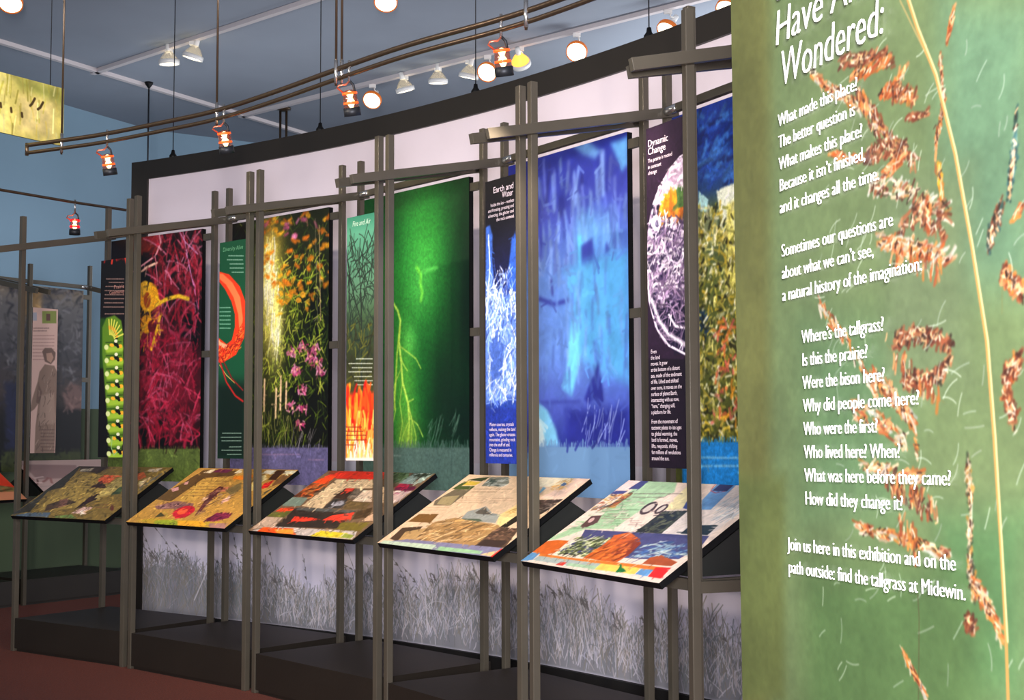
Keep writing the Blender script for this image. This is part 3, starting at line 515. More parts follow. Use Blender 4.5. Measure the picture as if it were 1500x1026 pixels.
'caterpillar': {'size':[.2548,1.2738],'res':(150,750),'ops':[('F',(14,8,8)),('P',(60,8,6),.0267,[(.023,-.124),(.997,-.106),(1.011,.008),(.039,-.008)]),('S',[(170,25,20),(200,50,30),(90,10,8)],50,[(.079,-.12),(.944,-.104),(.958,.007),(.094,-.007)],.07,.012,60,60,.5,21),('T',(170,135,125),(.217,.096),(.917,.106),.0071,5),('T',(170,135,125),(.328,.115),(.919,.124),.0071,6),('T',(170,135,125),(.195,.134),(.922,.144),.0071,7),('T',(170,135,125),(.17,.155),(.925,.165),.0071,8),('T',(170,135,125),(.173,.176),(.927,.186),.0071,9),('T',(170,135,125),(.149,.196),(.93,.206),.0071,10),('T',(170,135,125),(.152,.217),(.932,.227),.0071,11),('T',(170,135,125),(.127,.238),(.935,.248),.0071,12),('T',(170,135,125),(.186,.274),(.939,.282),.0071,9),('P',(30,66,16),.0266,[(-.03,.292),(.352,.296),(.386,.553),(.006,.55)]),('P',(84,122,26),.0177,[(.087,.342),(.244,.295),(.566,.285),(.837,.315),(.926,.385),(.99,.897),(.919,.965),(.711,.992),(.519,.948),(.369,.828),(.206,.621),(.106,.481)]),('L',(205,205,80),.0114,[(.389,.38),(.346,.305)],.0044),('L',(235,150,40),.0097,[(.371,.353),(.36,.339)],.0044),('L',(22,24,8),.0088,[(.505,.375),(.49,.364)],0),('L',(205,205,80),.0114,[(.428,.38),(.459,.305)],.0044),('L',(235,150,40),.0097,[(.431,.353),(.432,.339)],.0044),('L',(22,24,8),.0088,[(.532,.374),(.536,.364)],0),('L',(205,205,80),.0114,[(.467,.382),(.57,.311)],.0044),('L',(235,150,40),.0097,[(.489,.356),(.504,.343)],.0044),('L',(22,24,8),.0088,[(.558,.377),(.581,.367)],0),('L',(205,205,80),.0114,[(.503,.385),(.675,.322)],.0044),('L',(235,150,40),.0096,[(.543,.362),(.57,.351)],.0044),('L',(22,24,8),.0088,[(.582,.381),(.623,.373)],0),('L',(205,205,80),.0114,[(.535,.39),(.77,.339)],.0044),('L',(235,150,40),.0096,[(.59,.371),(.627,.362)],.0044),('L',(22,24,8),.0088,[(.603,.388),(.66,.381)],0),('L',(205,205,80),.0114,[(.559,.395),(.85,.36)],.0044),('L',(235,150,40),.0096,[(.627,.382),(.672,.376)],.0044),('L',(22,24,8),.0088,[(.62,.396),(.689,.391)],0),('L',(205,205,80),.0114,[(.575,.402),(.912,.384)],.0044),('L',(235,150,40),.0096,[(.651,.395),(.702,.391)],.0044),('L',(22,24,8),.0088,[(.631,.405),(.708,.403)],0),('L',(150,185,50),.0396,[(.32,.459),(.855,.456)],.0176),('L',(34,60,14),.0062,[(.233,.42),(.851,.422)],.0044),('P',(236,170,40),.0044,[(.565,.441),(.546,.444),(.514,.445),(.475,.445),(.437,.443),(.406,.439),(.39,.435),(.392,.431),(.41,.428),(.442,.427),(.481,.427),(.52,.429),(.55,.432),(.566,.437)]),('P',(236,170,40),.0044,[(.893,.445),(.886,.449),(.864,.452),(.833,.454),(.797,.454),(.765,.452),(.742,.448),(.734,.443),(.741,.439),(.763,.436),(.795,.434),(.83,.434),(.862,.436),(.885,.44)]),('P',(14,14,6),.0044,[(.741,.443),(.714,.445),(.675,.445),(.631,.443),(.592,.439),(.564,.434),(.554,.429),(.564,.425),(.591,.423),(.63,.423),(.674,.425),(.713,.429),(.74,.434),(.75,.439)]),('P',(14,14,6),.0044,[(.774,.447),(.769,.45),(.755,.452),(.733,.453),(.71,.453),(.688,.451),(.673,.449),(.667,.446),(.672,.444),(.687,.442),(.708,.441),(.732,.441),(.753,.442),(.769,.444)]),('P',(212,222,150),.0088,[(.35,.445),(.342,.451),(.319,.456),(.285,.458),(.246,.458),(.211,.455),(.186,.45),(.177,.444),(.184,.438),(.208,.433),(.242,.431),(.281,.431),(.316,.434),(.341,.439)]),('P',(225,225,190),.0044,[(.706,.417),(.7,.421),(.681,.424),(.653,.426),(.622,.425),(.594,.423),(.575,.42),(.567,.416),(.574,.412),(.592,.409),(.62,.408),(.651,.408),(.679,.41),(.699,.413)]),('L',(150,185,50),.0395,[(.341,.526),(.875,.523)],.0176),('L',(34,60,14),.0062,[(.254,.488),(.871,.489)],.0044),('P',(236,170,40),.0044,[(.586,.508),(.567,.511),(.535,.513),(.496,.512),(.458,.51),(.427,.507),(.411,.503),(.413,.499),(.431,.496),(.463,.494),(.502,.494),(.541,.496),(.571,.5),(.587,.504)]),('P',(236,170,40),.0044,[(.914,.512),(.906,.516),(.885,.519),(.853,.521),(.818,.521),(.785,.519),(.763,.515),(.754,.51),(.762,.506),(.783,.503),(.815,.501),(.851,.501),(.883,.503),(.905,.507)]),('P',(14,14,6),.0044,[(.762,.51),(.735,.512),(.696,.512),(.652,.511),(.612,.507),(.585,.502),(.575,.497),(.584,.493),(.611,.49),(.651,.49),(.694,.492),(.734,.496),(.761,.501),(.771,.506)]),('P',(14,14,6),.0044,[(.795,.514),(.79,.517),(.775,.519),(.754,.52),(.73,.52),(.709,.518),(.694,.516),(.688,.513),(.693,.511),(.708,.509),(.729,.508),(.752,.508),(.774,.509),(.789,.511)]),('P',(212,222,150),.0088,[(.371,.513),(.364,.519),(.34,.523),(.306,.526),(.267,.525),(.232,.523),(.207,.518),(.198,.511),(.206,.506),(.229,.501),(.264,.498),(.302,.499),(.337,.502),(.362,.507)]),('P',(225,225,190),.0044,[(.727,.484),(.721,.488),(.702,.491),(.674,.493),(.643,.493),(.615,.491),(.595,.487),(.588,.483),(.594,.48),(.613,.477),(.641,.475),(.672,.475),(.7,.477),(.72,.481)]),('L',(150,185,50),.0395,[(.362,.594),(.896,.59)],.0176),('L',(34,60,14),.0062,[(.276,.555),(.892,.556)],.0044),('P',(236,170,40),.0044,[(.606,.575),(.588,.578),(.556,.58),(.517,.58),(.479,.578),(.448,.574),(.432,.57),(.434,.566),(.452,.563),(.484,.561),(.523,.562),(.562,.564),(.592,.567),(.608,.571)]),('P',(236,170,40),.0043,[(.934,.578),(.927,.583),(.905,.586),(.874,.588),(.838,.588),(.806,.586),(.783,.582),(.775,.577),(.782,.573),(.804,.57),(.836,.568),(.871,.568),(.903,.57),(.926,.574)]),('P',(14,14,6),.0044,[(.782,.577),(.755,.579),(.716,.58),(.673,.578),(.633,.574),(.606,.569),(.596,.564),(.605,.56),(.632,.557),(.671,.557),(.715,.559),(.754,.563),(.781,.568),(.791,.573)]),('P',(14,14,6),.0044,[(.815,.581),(.81,.584),(.796,.586),(.775,.587),(.751,.587),(.729,.585),(.714,.583),(.709,.58),(.714,.578),(.728,.576),(.749,.575),(.773,.575),(.794,.576),(.81,.578)]),('P',(212,222,150),.0088,[(.392,.58),(.385,.586),(.361,.591),(.327,.593),(.288,.593),(.253,.59),(.229,.585),(.219,.579),(.227,.573),(.25,.569),(.285,.566),(.323,.566),(.358,.569),(.383,.574)]),('P',(225,225,190),.0044,[(.748,.552),(.741,.555),(.722,.558),(.695,.56),(.664,.56),(.636,.558),(.616,.555),(.609,.551),(.615,.547),(.634,.544),(.662,.542),(.693,.542),(.721,.544),(.74,.548)]),('L',(150,185,50),.0395,[(.383,.661),(.916,.657)],.0175),('L',(34,60,14),.0061,[(.297,.623),(.912,.623)],.0044),('P',(236,170,40),.0044,[(.627,.642),(.609,.645),(.577,.647),(.538,.647),(.5,.645),(.469,.642),(.453,.637),(.455,.633),(.473,.63),(.505,.629),(.544,.629),(.582,.631),(.612,.634),(.628,.638)]),('P',(236,170,40),.0043,[(.954,.645),(.947,.649),(.925,.653),(.894,.655),(.858,.655),(.826,.652),(.804,.649),(.795,.644),(.803,.64),(.824,.636),(.856,.635),(.891,.635),(.923,.637),(.946,.641)]),('P',(14,14,6),.0044,[(.803,.644),(.776,.646),(.737,.646),(.693,.645),(.654,.641),(.626,.636),(.616,.631),(.626,.627),(.653,.624),(.692,.624),(.735,.626),(.775,.63),(.802,.635),(.812,.639)]),('P',(14,14,6),.0044,[(.836,.648),(.831,.651),(.816,.653),(.795,.654),(.771,.654),(.75,.652),(.735,.65),(.729,.647),(.734,.645),(.749,.643),(.77,.642),(.793,.642),(.815,.643),(.83,.645)]),('P',(212,222,150),.0088,[(.413,.647),(.406,.653),(.382,.658),(.348,.661),(.31,.66),(.275,.658),(.25,.653),(.24,.647),(.248,.641),(.272,.636),(.306,.633),(.344,.634),(.379,.637),(.404,.641)]),('P',(225,225,190),.0044,[(.768,.618),(.762,.622),(.743,.625),(.715,.627),(.684,.627),(.656,.625),(.637,.622),(.629,.618),(.636,.614),(.655,.611),(.682,.609),(.713,.609),(.741,.611),(.761,.615)]),('L',(150,185,50),.0394,[(.404,.728),(.936,.723)],.0175),('L',(34,60,14),.0061,[(.318,.69),(.932,.689)],.0044),('P',(236,170,40),.0044,[(.648,.709),(.629,.712),(.598,.714),(.559,.714),(.52,.712),(.49,.709),(.474,.705),(.476,.7),(.494,.697),(.526,.696),(.565,.696),(.603,.698),(.633,.701),(.649,.705)]),('P',(236,170,40),.0043,[(.975,.712),(.967,.716),(.946,.719),(.914,.721),(.879,.721),(.847,.719),(.824,.715),(.816,.711),(.823,.707),(.845,.703),(.876,.701),(.912,.701),(.944,.704),(.966,.707)]),('P',(14,14,6),.0043,[(.823,.71),(.796,.713),(.757,.713),(.714,.711),(.674,.708),(.647,.703),(.637,.698),(.647,.694),(.673,.691),(.712,.691),(.756,.693),(.795,.696),(.822,.701),(.832,.706)]),('P',(14,14,6),.0043,[(.856,.715),(.851,.717),(.837,.719),(.815,.72),(.792,.72),(.77,.719),(.755,.717),(.75,.714),(.755,.711),(.769,.709),(.79,.708),(.814,.708),(.835,.71),(.85,.712)]),('P',(212,222,150),.0088,[(.434,.715),(.427,.721),(.403,.725),(.369,.728),(.331,.728),(.296,.725),(.271,.72),(.262,.714),(.269,.708),(.293,.703),(.327,.701),(.366,.701),(.4,.704),(.425,.709)]),('P',(225,225,190),.0044,[(.789,.685),(.782,.689),(.763,.692),(.736,.694),(.705,.694),(.677,.692),(.657,.689),(.65,.685),(.656,.681),(.675,.678),(.703,.676),(.734,.676),(.762,.678),(.781,.681)]),('L',(150,185,50),.0394,[(.425,.795),(.957,.79)],.0175),('L',(34,60,14),.0061,[(.339,.757),(.952,.756)],.0044),('P',(236,170,40),.0044,[(.668,.776),(.65,.779),(.618,.781),(.58,.781),(.541,.779),(.511,.776),(.495,.772),(.496,.767),(.515,.764),(.547,.763),(.586,.763),(.624,.765),(.654,.768),(.67,.772)]),('P',(236,170,40),.0043,[(.995,.778),(.987,.782),(.966,.786),(.934,.788),(.899,.788),(.867,.786),(.845,.782),(.836,.778),(.843,.773),(.865,.77),(.897,.768),(.932,.768),(.964,.77),(.986,.774)]),('P',(14,14,6),.0043,[(.843,.777),(.817,.779),(.778,.78),(.734,.778),(.695,.775),(.668,.77),(.658,.765),(.667,.761),(.694,.758),(.733,.758),(.776,.759),(.816,.763),(.843,.768),(.853,.773)]),('P',(14,14,6),.0043,[(.876,.781),(.871,.784),(.857,.786),(.836,.787),(.812,.787),(.791,.786),(.776,.783),(.77,.781),(.775,.778),(.79,.776),(.811,.775),(.834,.775),(.856,.776),(.871,.778)]),('P',(212,222,150),.0087,[(.455,.782),(.448,.788),(.424,.792),(.39,.795),(.352,.795),(.317,.792),(.292,.787),(.283,.781),(.291,.775),(.314,.77),(.348,.768),(.387,.768),(.421,.771),(.446,.776)]),('P',(225,225,190),.0043,[(.809,.752),(.803,.756),(.784,.759),(.756,.76),(.726,.76),(.698,.758),(.678,.755),(.671,.751),(.677,.748),(.696,.745),(.723,.743),(.754,.743),(.782,.745),(.802,.748)]),('L',(150,185,50),.0393,[(.446,.862),(.977,.856)],.0175),('L',(34,60,14),.0061,[(.36,.824),(.973,.822)],.0044),('P',(236,170,40),.0044,[(.689,.843),(.671,.846),(.639,.848),(.6,.847),(.562,.846),(.532,.842),(.516,.838),(.517,.834),(.536,.831),(.567,.829),(.606,.829),(.644,.831),(.674,.835),(.69,.839)]),('P',(236,170,40),.0043,[(1.015,.844),(1.008,.849),(.986,.852),(.955,.854),(.919,.854),(.887,.852),(.865,.848),(.856,.844),(.864,.84),(.885,.836),(.917,.834),(.952,.834),(.984,.836),(1.006,.84)]),('P',(14,14,6),.0043,[(.864,.843),(.837,.846),(.798,.846),(.755,.845),(.716,.841),(.688,.836),(.678,.832),(.688,.827),(.715,.825),(.754,.824),(.797,.826),(.836,.83),(.863,.834),(.873,.839)]),('P',(14,14,6),.0043,[(.897,.847),(.892,.85),(.877,.852),(.856,.853),(.833,.853),(.811,.852),(.796,.85),(.791,.847),(.796,.845),(.81,.843),(.831,.841),(.855,.841),(.876,.843),(.891,.845)]),('P',(212,222,150),.0087,[(.476,.849),(.468,.854),(.445,.859),(.411,.862),(.373,.862),(.338,.859),(.313,.854),(.304,.848),(.312,.842),(.335,.838),(.369,.835),(.408,.835),(.442,.838),(.467,.843)]),('P',(225,225,190),.0043,[(.829,.818),(.823,.822),(.804,.825),(.777,.827),(.746,.827),(.718,.825),(.699,.822),(.691,.818),(.698,.814),(.716,.811),(.744,.81),(.775,.81),(.803,.811),(.822,.815)]),('L',(150,185,50),.0393,[(.467,.929),(.997,.922)],.0175),('L',(34,60,14),.0061,[(.381,.891),(.993,.888)],.0044),('P',(236,170,40),.0043,[(.709,.909),(.691,.912),(.66,.914),(.621,.914),(.583,.912),(.553,.909),(.537,.905),(.538,.901),(.556,.898),(.588,.896),(.627,.896),(.665,.898),(.695,.901),(.711,.905)]),('P',(236,170,40),.0043,[(1.035,.91),(1.028,.915),(1.006,.918),(.975,.92),(.94,.92),(.908,.918),(.885,.915),(.877,.91),(.884,.906),(.906,.902),(.937,.9),(.972,.9),(1.004,.902),(1.027,.906)]),('P',(14,14,6),.0043,[(.884,.91),(.857,.912),(.819,.913),(.775,.911),(.736,.908),(.709,.903),(.699,.898),(.708,.894),(.735,.891),(.774,.891),(.817,.892),(.856,.896),(.883,.901),(.893,.905)]),('P',(14,14,6),.0043,[(.917,.914),(.912,.916),(.898,.918),(.877,.92),(.853,.92),(.832,.918),(.817,.916),(.811,.914),(.816,.911),(.83,.909),(.851,.908),(.875,.908),(.896,.909),(.911,.911)]),('P',(212,222,150),.0087,[(.497,.915),(.489,.921),(.466,.926),(.432,.929),(.394,.929),(.359,.926),(.334,.921),(.325,.915),(.333,.909),(.356,.904),(.39,.902),(.428,.902),(.463,.905),(.488,.909)]),('P',(225,225,190),.0043,[(.85,.885),(.843,.889),(.825,.892),(.797,.893),(.767,.893),(.739,.892),(.719,.889),(.712,.885),(.718,.881),(.737,.878),(.764,.876),(.795,.876),(.823,.878),(.842,.881)]),('L',(150,185,50),.0393,[(.487,.996),(1.017,.988)],.0174),('L',(34,60,14),.0061,[(.402,.958),(1.013,.954)],.0044),('P',(236,170,40),.0043,[(.73,.975),(.712,.979),(.68,.98),(.642,.981),(.603,.979),(.573,.976),(.557,.972),(.559,.968),(.577,.964),(.609,.963),(.647,.963),(.686,.964),(.715,.967),(.731,.971)]),('P',(236,170,40),.0043,[(1.055,.976),(1.048,.981),(1.026,.984),(.995,.986),(.96,.986),(.928,.984),(.905,.981),(.897,.976),(.904,.972),(.926,.969),(.957,.967),(.992,.967),(1.024,.968),(1.047,.972)]),('P',(14,14,6),.0043,[(.904,.976),(.878,.978),(.839,.979),(.796,.977),(.757,.974),(.729,.969),(.719,.964),(.729,.96),(.756,.958),(.794,.957),(.838,.959),(.877,.962),(.904,.967),(.914,.972)]),('P',(14,14,6),.0043,[(.937,.98),(.932,.982),(.918,.985),(.897,.986),(.873,.986),(.852,.985),(.837,.983),(.831,.98),(.836,.977),(.851,.975),(.872,.974),(.895,.974),(.917,.975),(.931,.977)]),('P',(212,222,150),.0087,[(.518,.982),(.51,.988),(.487,.993),(.453,.995),(.415,.995),(.38,.993),(.355,.988),(.346,.982),(.354,.976),(.377,.971),(.411,.969),(.449,.969),(.484,.971),(.508,.976)]),('P',(225,225,190),.0043,[(.87,.951),(.864,.955),(.845,.958),(.818,.96),(.787,.96),(.759,.958),(.74,.955),(.732,.951),(.739,.947),(.757,.944),(.785,.942),(.815,.942),(.843,.944),(.863,.947)]),('L',(150,190,120),.007,[(.565,.896),(.519,.948),(.631,.989),(.761,.971)],.0044),('B',1)]},
'flowerring': {'size':[.2548,1.2738],'res':(150,750),'ops':[('F',(14,68,40)),('P',(6,22,12),.1208,[(-.107,.647),(1.059,.654),(1.087,1.011),(-.072,1.013)]),('T',(150,180,160),(.33,.066),(.888,.077),.0064,4),('T',(150,180,160),(.28,.084),(.889,.095),.0064,5),('T',(150,180,160),(.385,.105),(.891,.114),.0064,6),('T',(150,180,160),(.386,.124),(.893,.133),.0064,7),('T',(150,180,160),(.465,.145),(.894,.152),.0064,8),('P',(205,50,15),.0063,[(-.2,.127),(-.013,.133),(.367,.153),(.767,.215),(.976,.288),(1.013,.366),(.943,.452),(.653,.527),(.164,.56),(-.159,.555),(-.17,.441),(-.008,.442),(.3,.475),(.489,.457),(.595,.4),(.59,.341),(.458,.281),(.213,.22),(-.008,.182),(-.197,.162)]),('P',(240,110,60),.0101,[(-.2,.134),(.126,.147),(.49,.193),(.787,.266),(.889,.364),(.833,.442),(.752,.402),(.716,.343),(.535,.262),(.251,.199),(-.009,.167),(-.198,.152)]),('P',(235,150,110),.0075,[(-.048,.442),(.075,.463),(.356,.481),(.278,.5),(-.046,.472)]),('S',[(150,30,8),(240,120,40),(120,20,8)],110,[(-.084,.491),(.554,.478),(.86,.384),(.956,.423),(.791,.499),(.163,.553),(-.079,.546)],.035,.005,40,40,.2,22),('T',(130,175,150),(.017,.303),(.428,.308),.0065,6),('T',(130,175,150),(.018,.322),(.43,.327),.0064,7),('T',(130,175,150),(.02,.341),(.431,.346),.0064,8),('T',(130,175,150),(.022,.36),(.433,.365),.0064,9),('T',(130,175,150),(.024,.379),(.435,.384),.0064,10),('T',(130,175,150),(.026,.398),(.436,.403),.0064,11),('L',(180,150,70),.006,[(.041,.569),(.303,.618),(.61,.655)],0),('L',(170,25,20),.0121,[(.039,.547),(.305,.65),(.64,.714),(.917,.74)],.008),('L',(120,20,15),.01,[(.116,.535),(.507,.635),(.913,.69)],.008),('T',(150,175,160),(.173,.884),(.88,.885),.0056,7),('T',(150,175,160),(.124,.903),(.881,.903),.0056,8),('T',(150,175,160),(.151,.919),(.882,.919),.0056,9),('T',(150,175,160),(.434,.947),(.885,.946),.0056,8),('T',(150,175,160),(.155,.962),(.886,.962),.0056,9),('T',(150,175,160),(.361,.981),(.887,.98),.0056,10),('B',1)]},
'firetree': {'size':[.2548,1.2738],'res':(150,750),'ops':[('F',(60,110,85)),('V',[(-.01,(50,125,95)),(.069,(90,160,125)),(.294,(80,120,90)),(.433,(55,75,45)),(.572,(45,50,25)),(.716,(60,60,30)),(.738,(200,60,20)),(.821,(240,60,20)),(.904,(235,120,30)),(.991,(235,200,150))]),('L',(32,40,30),.0106,[(.535,.683),(.526,.433),(.498,.321)],.0035),('L',(32,40,30),.0071,[(.503,.433),(.237,.317),(.089,.23),(-.011,.142)],.0035),('L',(32,40,30),.0071,[(.524,.377),(.754,.27),(.891,.189)],.0035),('L',(32,40,30),.0057,[(.498,.321),(.423,.208),(.467,.096)],.0035),('L',(32,40,30),.0057,[(.424,.236),(.206,.147),(.107,.074)],.0036),('L',(32,40,30),.005,[(.47,.181),(.655,.101),(.748,.069)],.0035),('S',[(30,40,30),(40,55,40)],150,[(-.014,.071),(.98,.094),(.995,.604),(.009,.595)],.12,.006,80,60,.7,23),('S',[(40,40,20),(90,90,30)],60,[(-.023,.426),(.968,.439),(.975,.686),(-.012,.679)],.06,.01,70,60,.4,24),('T',(200,205,190),(.343,.587),(.903,.592),.006,3),('T',(200,205,190),(.081,.604),(.904,.611),.0061,4),('T',(200,205,190),(.202,.622),(.904,.628),.006,5),('T',(200,205,190),(.083,.638),(.905,.644),.0061,6),('T',(200,205,190),(.275,.659),(.906,.663),.006,7),('T',(200,205,190),(.299,.676),(.906,.68),.006,8),('T',(200,205,190),(.371,.693),(.907,.696),.006,9),('S',[(250,40,15),(255,90,20),(220,20,10),(255,160,40)],150,[(-.034,.721),(.976,.727),(.982,.931),(-.025,.931)],.1,.02,88,15,.3,25),('S',[(255,190,70),(255,220,120),(250,130,30)],60,[(-.03,.819),(.979,.822),(.984,.991),(-.022,.992)],.08,.014,88,12,.2,26),('S',[(245,225,200)],50,[(-.049,.931),(.982,.931),(.985,1.002),(-.046,1.004)],.05,.008,88,12,.2,27),('P',(238,215,205),.0107,[(-.167,.99),(1.052,.988),(1.053,1.012),(-.166,1.015)]),('T',(110,40,20),(-.004,.864),(.542,.865),.0061,9),('T',(110,40,20),(-.003,.881),(.589,.882),.0061,10),('T',(110,40,20),(-.002,.898),(.706,.898),.0061,11),('T',(110,40,20),(-.002,.917),(.73,.917),.0061,12),('T',(110,40,20),(-.001,.937),(.357,.937),.0061,13),('B',1)]},
'icetower': {'size':[.2548,1.2738],'res':(150,750),'ops':[('F',(14,12,18)),('V',[(-.014,(14,10,14)),(.167,(16,14,24)),(.336,(20,22,60)),(.432,(30,45,120)),(.575,(70,100,180)),(.717,(60,85,170)),(.812,(35,60,150)),(1.001,(28,40,120))]),('P',(60,100,190),.0155,[(.014,.162),(.143,.158),(.228,.197),(.205,.281),(.288,.38),(.498,.432),(.6,.505),(.008,.496)]),('P',(45,85,180),.018,[(.917,.202),(1.018,.205),(1.011,.417),(.645,.386),(.771,.27),(.814,.223)]),('P',(95,130,205),.0309,[(.011,.326),(.225,.378),(.499,.408),(.971,.416),(.961,.768),(.003,.786)]),('S',[(225,235,250),(160,190,235),(55,80,165),(240,245,255)],170,[(.011,.326),(.993,.346),(.981,.768),(.003,.762)],.12,.007,80,45,.7,28),('P',(70,100,180),.0153,[(.136,.57),(.39,.55),(.598,.6),(.492,.694),(.175,.715)]),('L',(240,245,255),.0077,[(.1,.193),(.141,.304),(.096,.376),(.051,.472)],.0062),('L',(230,240,255),.0061,[(.225,.378),(.393,.43),(.497,.479),(.39,.573)],.0046),('P',(32,50,140),.0184,[(.003,.806),(.999,.81),(.993,1.005),(-.001,1.007)]),('L',(120,150,215),.0046,[(.024,.791),(.49,.777),(.96,.782)],.0031),('J',500,.03,.007,.25,5),('B',2),('N',.1,.012,9)]},
'earth': {'size':[.2548,1.2738],'res':(150,750),'ops':[('F',(38,22,40)),('P',(24,14,26),.0512,[(-.094,.709),(1.034,.72),(1.005,1.005),(-.12,1.009)]),('P',(26,20,42),0,[(1.032,.104),(.835,.112),(.564,.14),(.321,.18),(.124,.234),(.012,.307),(-.033,.418),(.012,.509),(.179,.593),(.415,.643),(.681,.672),(1.021,.689),(1.326,.648),(1.382,.118)]),('P',(200,120,30),.0101,[(.388,.208),(.646,.171),(.846,.17),(.891,.215),(.819,.271),(.635,.285),(.464,.3),(.314,.256)]),('S',[(225,150,30),(180,90,30),(240,180,60)],60,[(.356,.177),(.861,.178),(.883,.292),(.413,.299)],.06,.02,60,50,.4,29),('P',(60,95,45),.0099,[(.816,.133),(1.062,.135),(1.049,.259),(.787,.26),(.728,.189)]),('S',[(50,80,40),(90,120,60)],30,[(.8,.133),(1.045,.142),(1.033,.258),(.788,.25)],.06,.015,60,60,.4,30),('S',[(240,225,230),(215,195,210),(160,130,150)],300,[(.357,.161),(1.031,.114),(1.024,.184),(.561,.18),(.212,.232),(.068,.268),(-.013,.388),(.047,.51),(-.016,.428),(.067,.289)],.06,.01,30,60,.8,31),('S',[(240,225,230),(200,180,200),(120,95,125),(60,45,75)],420,[(.015,.267),(1.013,.296),(.989,.528),(.012,.509)],.07,.008,30,70,.9,32),('S',[(90,70,95),(160,130,160)],110,[(.054,.43),(.997,.451),(.978,.643),(.036,.63)],.07,.006,30,70,.9,33),('L',(240,225,230),.0074,[(1.032,.106),(.768,.116),(.53,.143)],.0049),('L',(240,225,235),.009,[(.001,.429),(.045,.53),(.248,.603),(.516,.649),(.974,.683)],.0051),('L',(235,220,230),.0153,[(.1,.511),(.285,.574),(.519,.617),(.912,.652)],.0127),('L',(235,220,230),.01,[(.524,.562),(.688,.596),(.917,.604)],.0075),('L',(240,225,230),.005,[(.591,.563),(.555,.594)],.0025),('P',(240,230,235),.0076,[(.363,.291),(.35,.301),(.316,.309),(.267,.312),(.213,.31),(.164,.304),(.131,.295),(.12,.284),(.133,.274),(.168,.267),(.217,.263),(.271,.265),(.319,.271),(.352,.28)]),('P',(90,80,110),.0051,[(.311,.292),(.305,.297),(.291,.3),(.27,.302),(.246,.301),(.226,.299),(.212,.294),(.207,.289),(.213,.284),(.228,.28),(.249,.278),(.272,.279),(.292,.282),(.306,.286)]),('P',(38,22,40),.0052,[(-.118,-.045),(1.397,-.018),(1.382,.118),(1.032,.104),(.835,.112),(.564,.14),(.321,.18),(.124,.234),(.012,.307),(-.033,.418),(.012,.509),(.179,.593),(.415,.643),(.681,.672),(1.021,.689),(1.017,.73),(-.182,.688)]),('P',(24,14,26),.0051,[(-.181,.68),(1.164,.695),(1.13,1.023),(-.211,1.03)]),('J',400,.02,.006,.3,5),('B',1),('N',.1,.012,9)]},
'rail0': {'size':[.9728,.6131],'res':(440,278),'ops':[('F',(120,98,45)),('P',(50,45,35),.0034,[(-.003,.977),(.022,.638),(-.059,.039),(.026,-.004),(.146,.426),(.038,.509),(.145,.903)]),('P',(150,125,60),.0051,[(.137,.453),(.15,.166),(.564,.163),(.653,.499),(.587,.795),(.39,.859),(.194,.875)]),('P',(225,90,50),.0042,[(.418,.285),(.405,.169),(.56,.176),(.568,.303),(.511,.357)]),('P',(60,35,25),.0042,[(.428,.411),(.458,.283),(.615,.426)]),('P',(75,55,35),.0066,[(.291,.891),(.228,.774),(.337,.642),(.493,.705),(.394,.81)]),('P',(120,80,65),.005,[(.288,.67),(.354,.629),(.442,.782),(.359,.764)]),('P',(45,25,20),.0033,[(.57,.845),(.554,.603),(.601,.502),(.669,.596),(.596,.771)]),('P',(205,165,150),0,[(.586,.903),(.617,.781),(.73,.772),(.72,.903)]),('P',(165,145,80),.0033,[(.622,.623),(.589,.428),(.599,.175),(.735,.37),(.737,.543)]),('P',(60,75,45),.0016,[(.737,.543),(.726,.396),(.751,.394),(.829,.525)]),('P',(90,40,30),.0032,[(.937,.78),(.95,.801),(.957,.819),(.956,.829),(.947,.829),(.933,.82),(.915,.804),(.898,.783),(.885,.761),(.879,.744),(.88,.734),(.888,.733),(.903,.742),(.921,.759)]),('P',(80,95,110),.0034,[(.04,.985),(.163,.926),(.373,.909),(.408,.989),(.071,1.007)]),('P',(100,125,60),.0033,[(.464,.973),(.603,.925),(.702,.987),(.493,.994)]),('P',(190,160,120),.0025,[(.882,.338),(.867,.239),(.91,.188),(.927,.385)]),('P',(200,100,50),.0042,[(.712,.145),(.768,.092),(.86,.19),(.821,.266)]),('P',(190,170,140),.0025,[(.786,.04),(.91,.011),(.896,.087),(.794,.091)]),('P',(100,95,80),.0016,[(.93,.409),(.939,.211),(.989,.034),(.971,.26),(.946,.433)]),('P',(55,40,30),.0026,[(.016,-.017),(.165,-.048),(.341,.001),(.324,.133),(.085,.115)]),('P',(150,140,120),.0026,[(.074,.062),(.194,.032),(.214,.098),(.085,.115)]),('N',.05,.02,3),('T',(96,78,48),(.142,.232),(.546,.215),.0052,2),('T',(96,78,48),(.146,.284),(.542,.266),.0052,3),('T',(96,78,48),(.149,.336),(.537,.317),.0052,4),('T',(96,78,48),(.152,.387),(.52,.369),.0051,5),('T',(96,78,48),(.155,.439),(.502,.42),.0051,6),('T',(110,60,45),(.68,.74),(.903,.724),.0041,9),('T',(110,60,45),(.725,.784),(.91,.77),.004,10),('J',900,.03,.012,.5,5),('B',1)]},
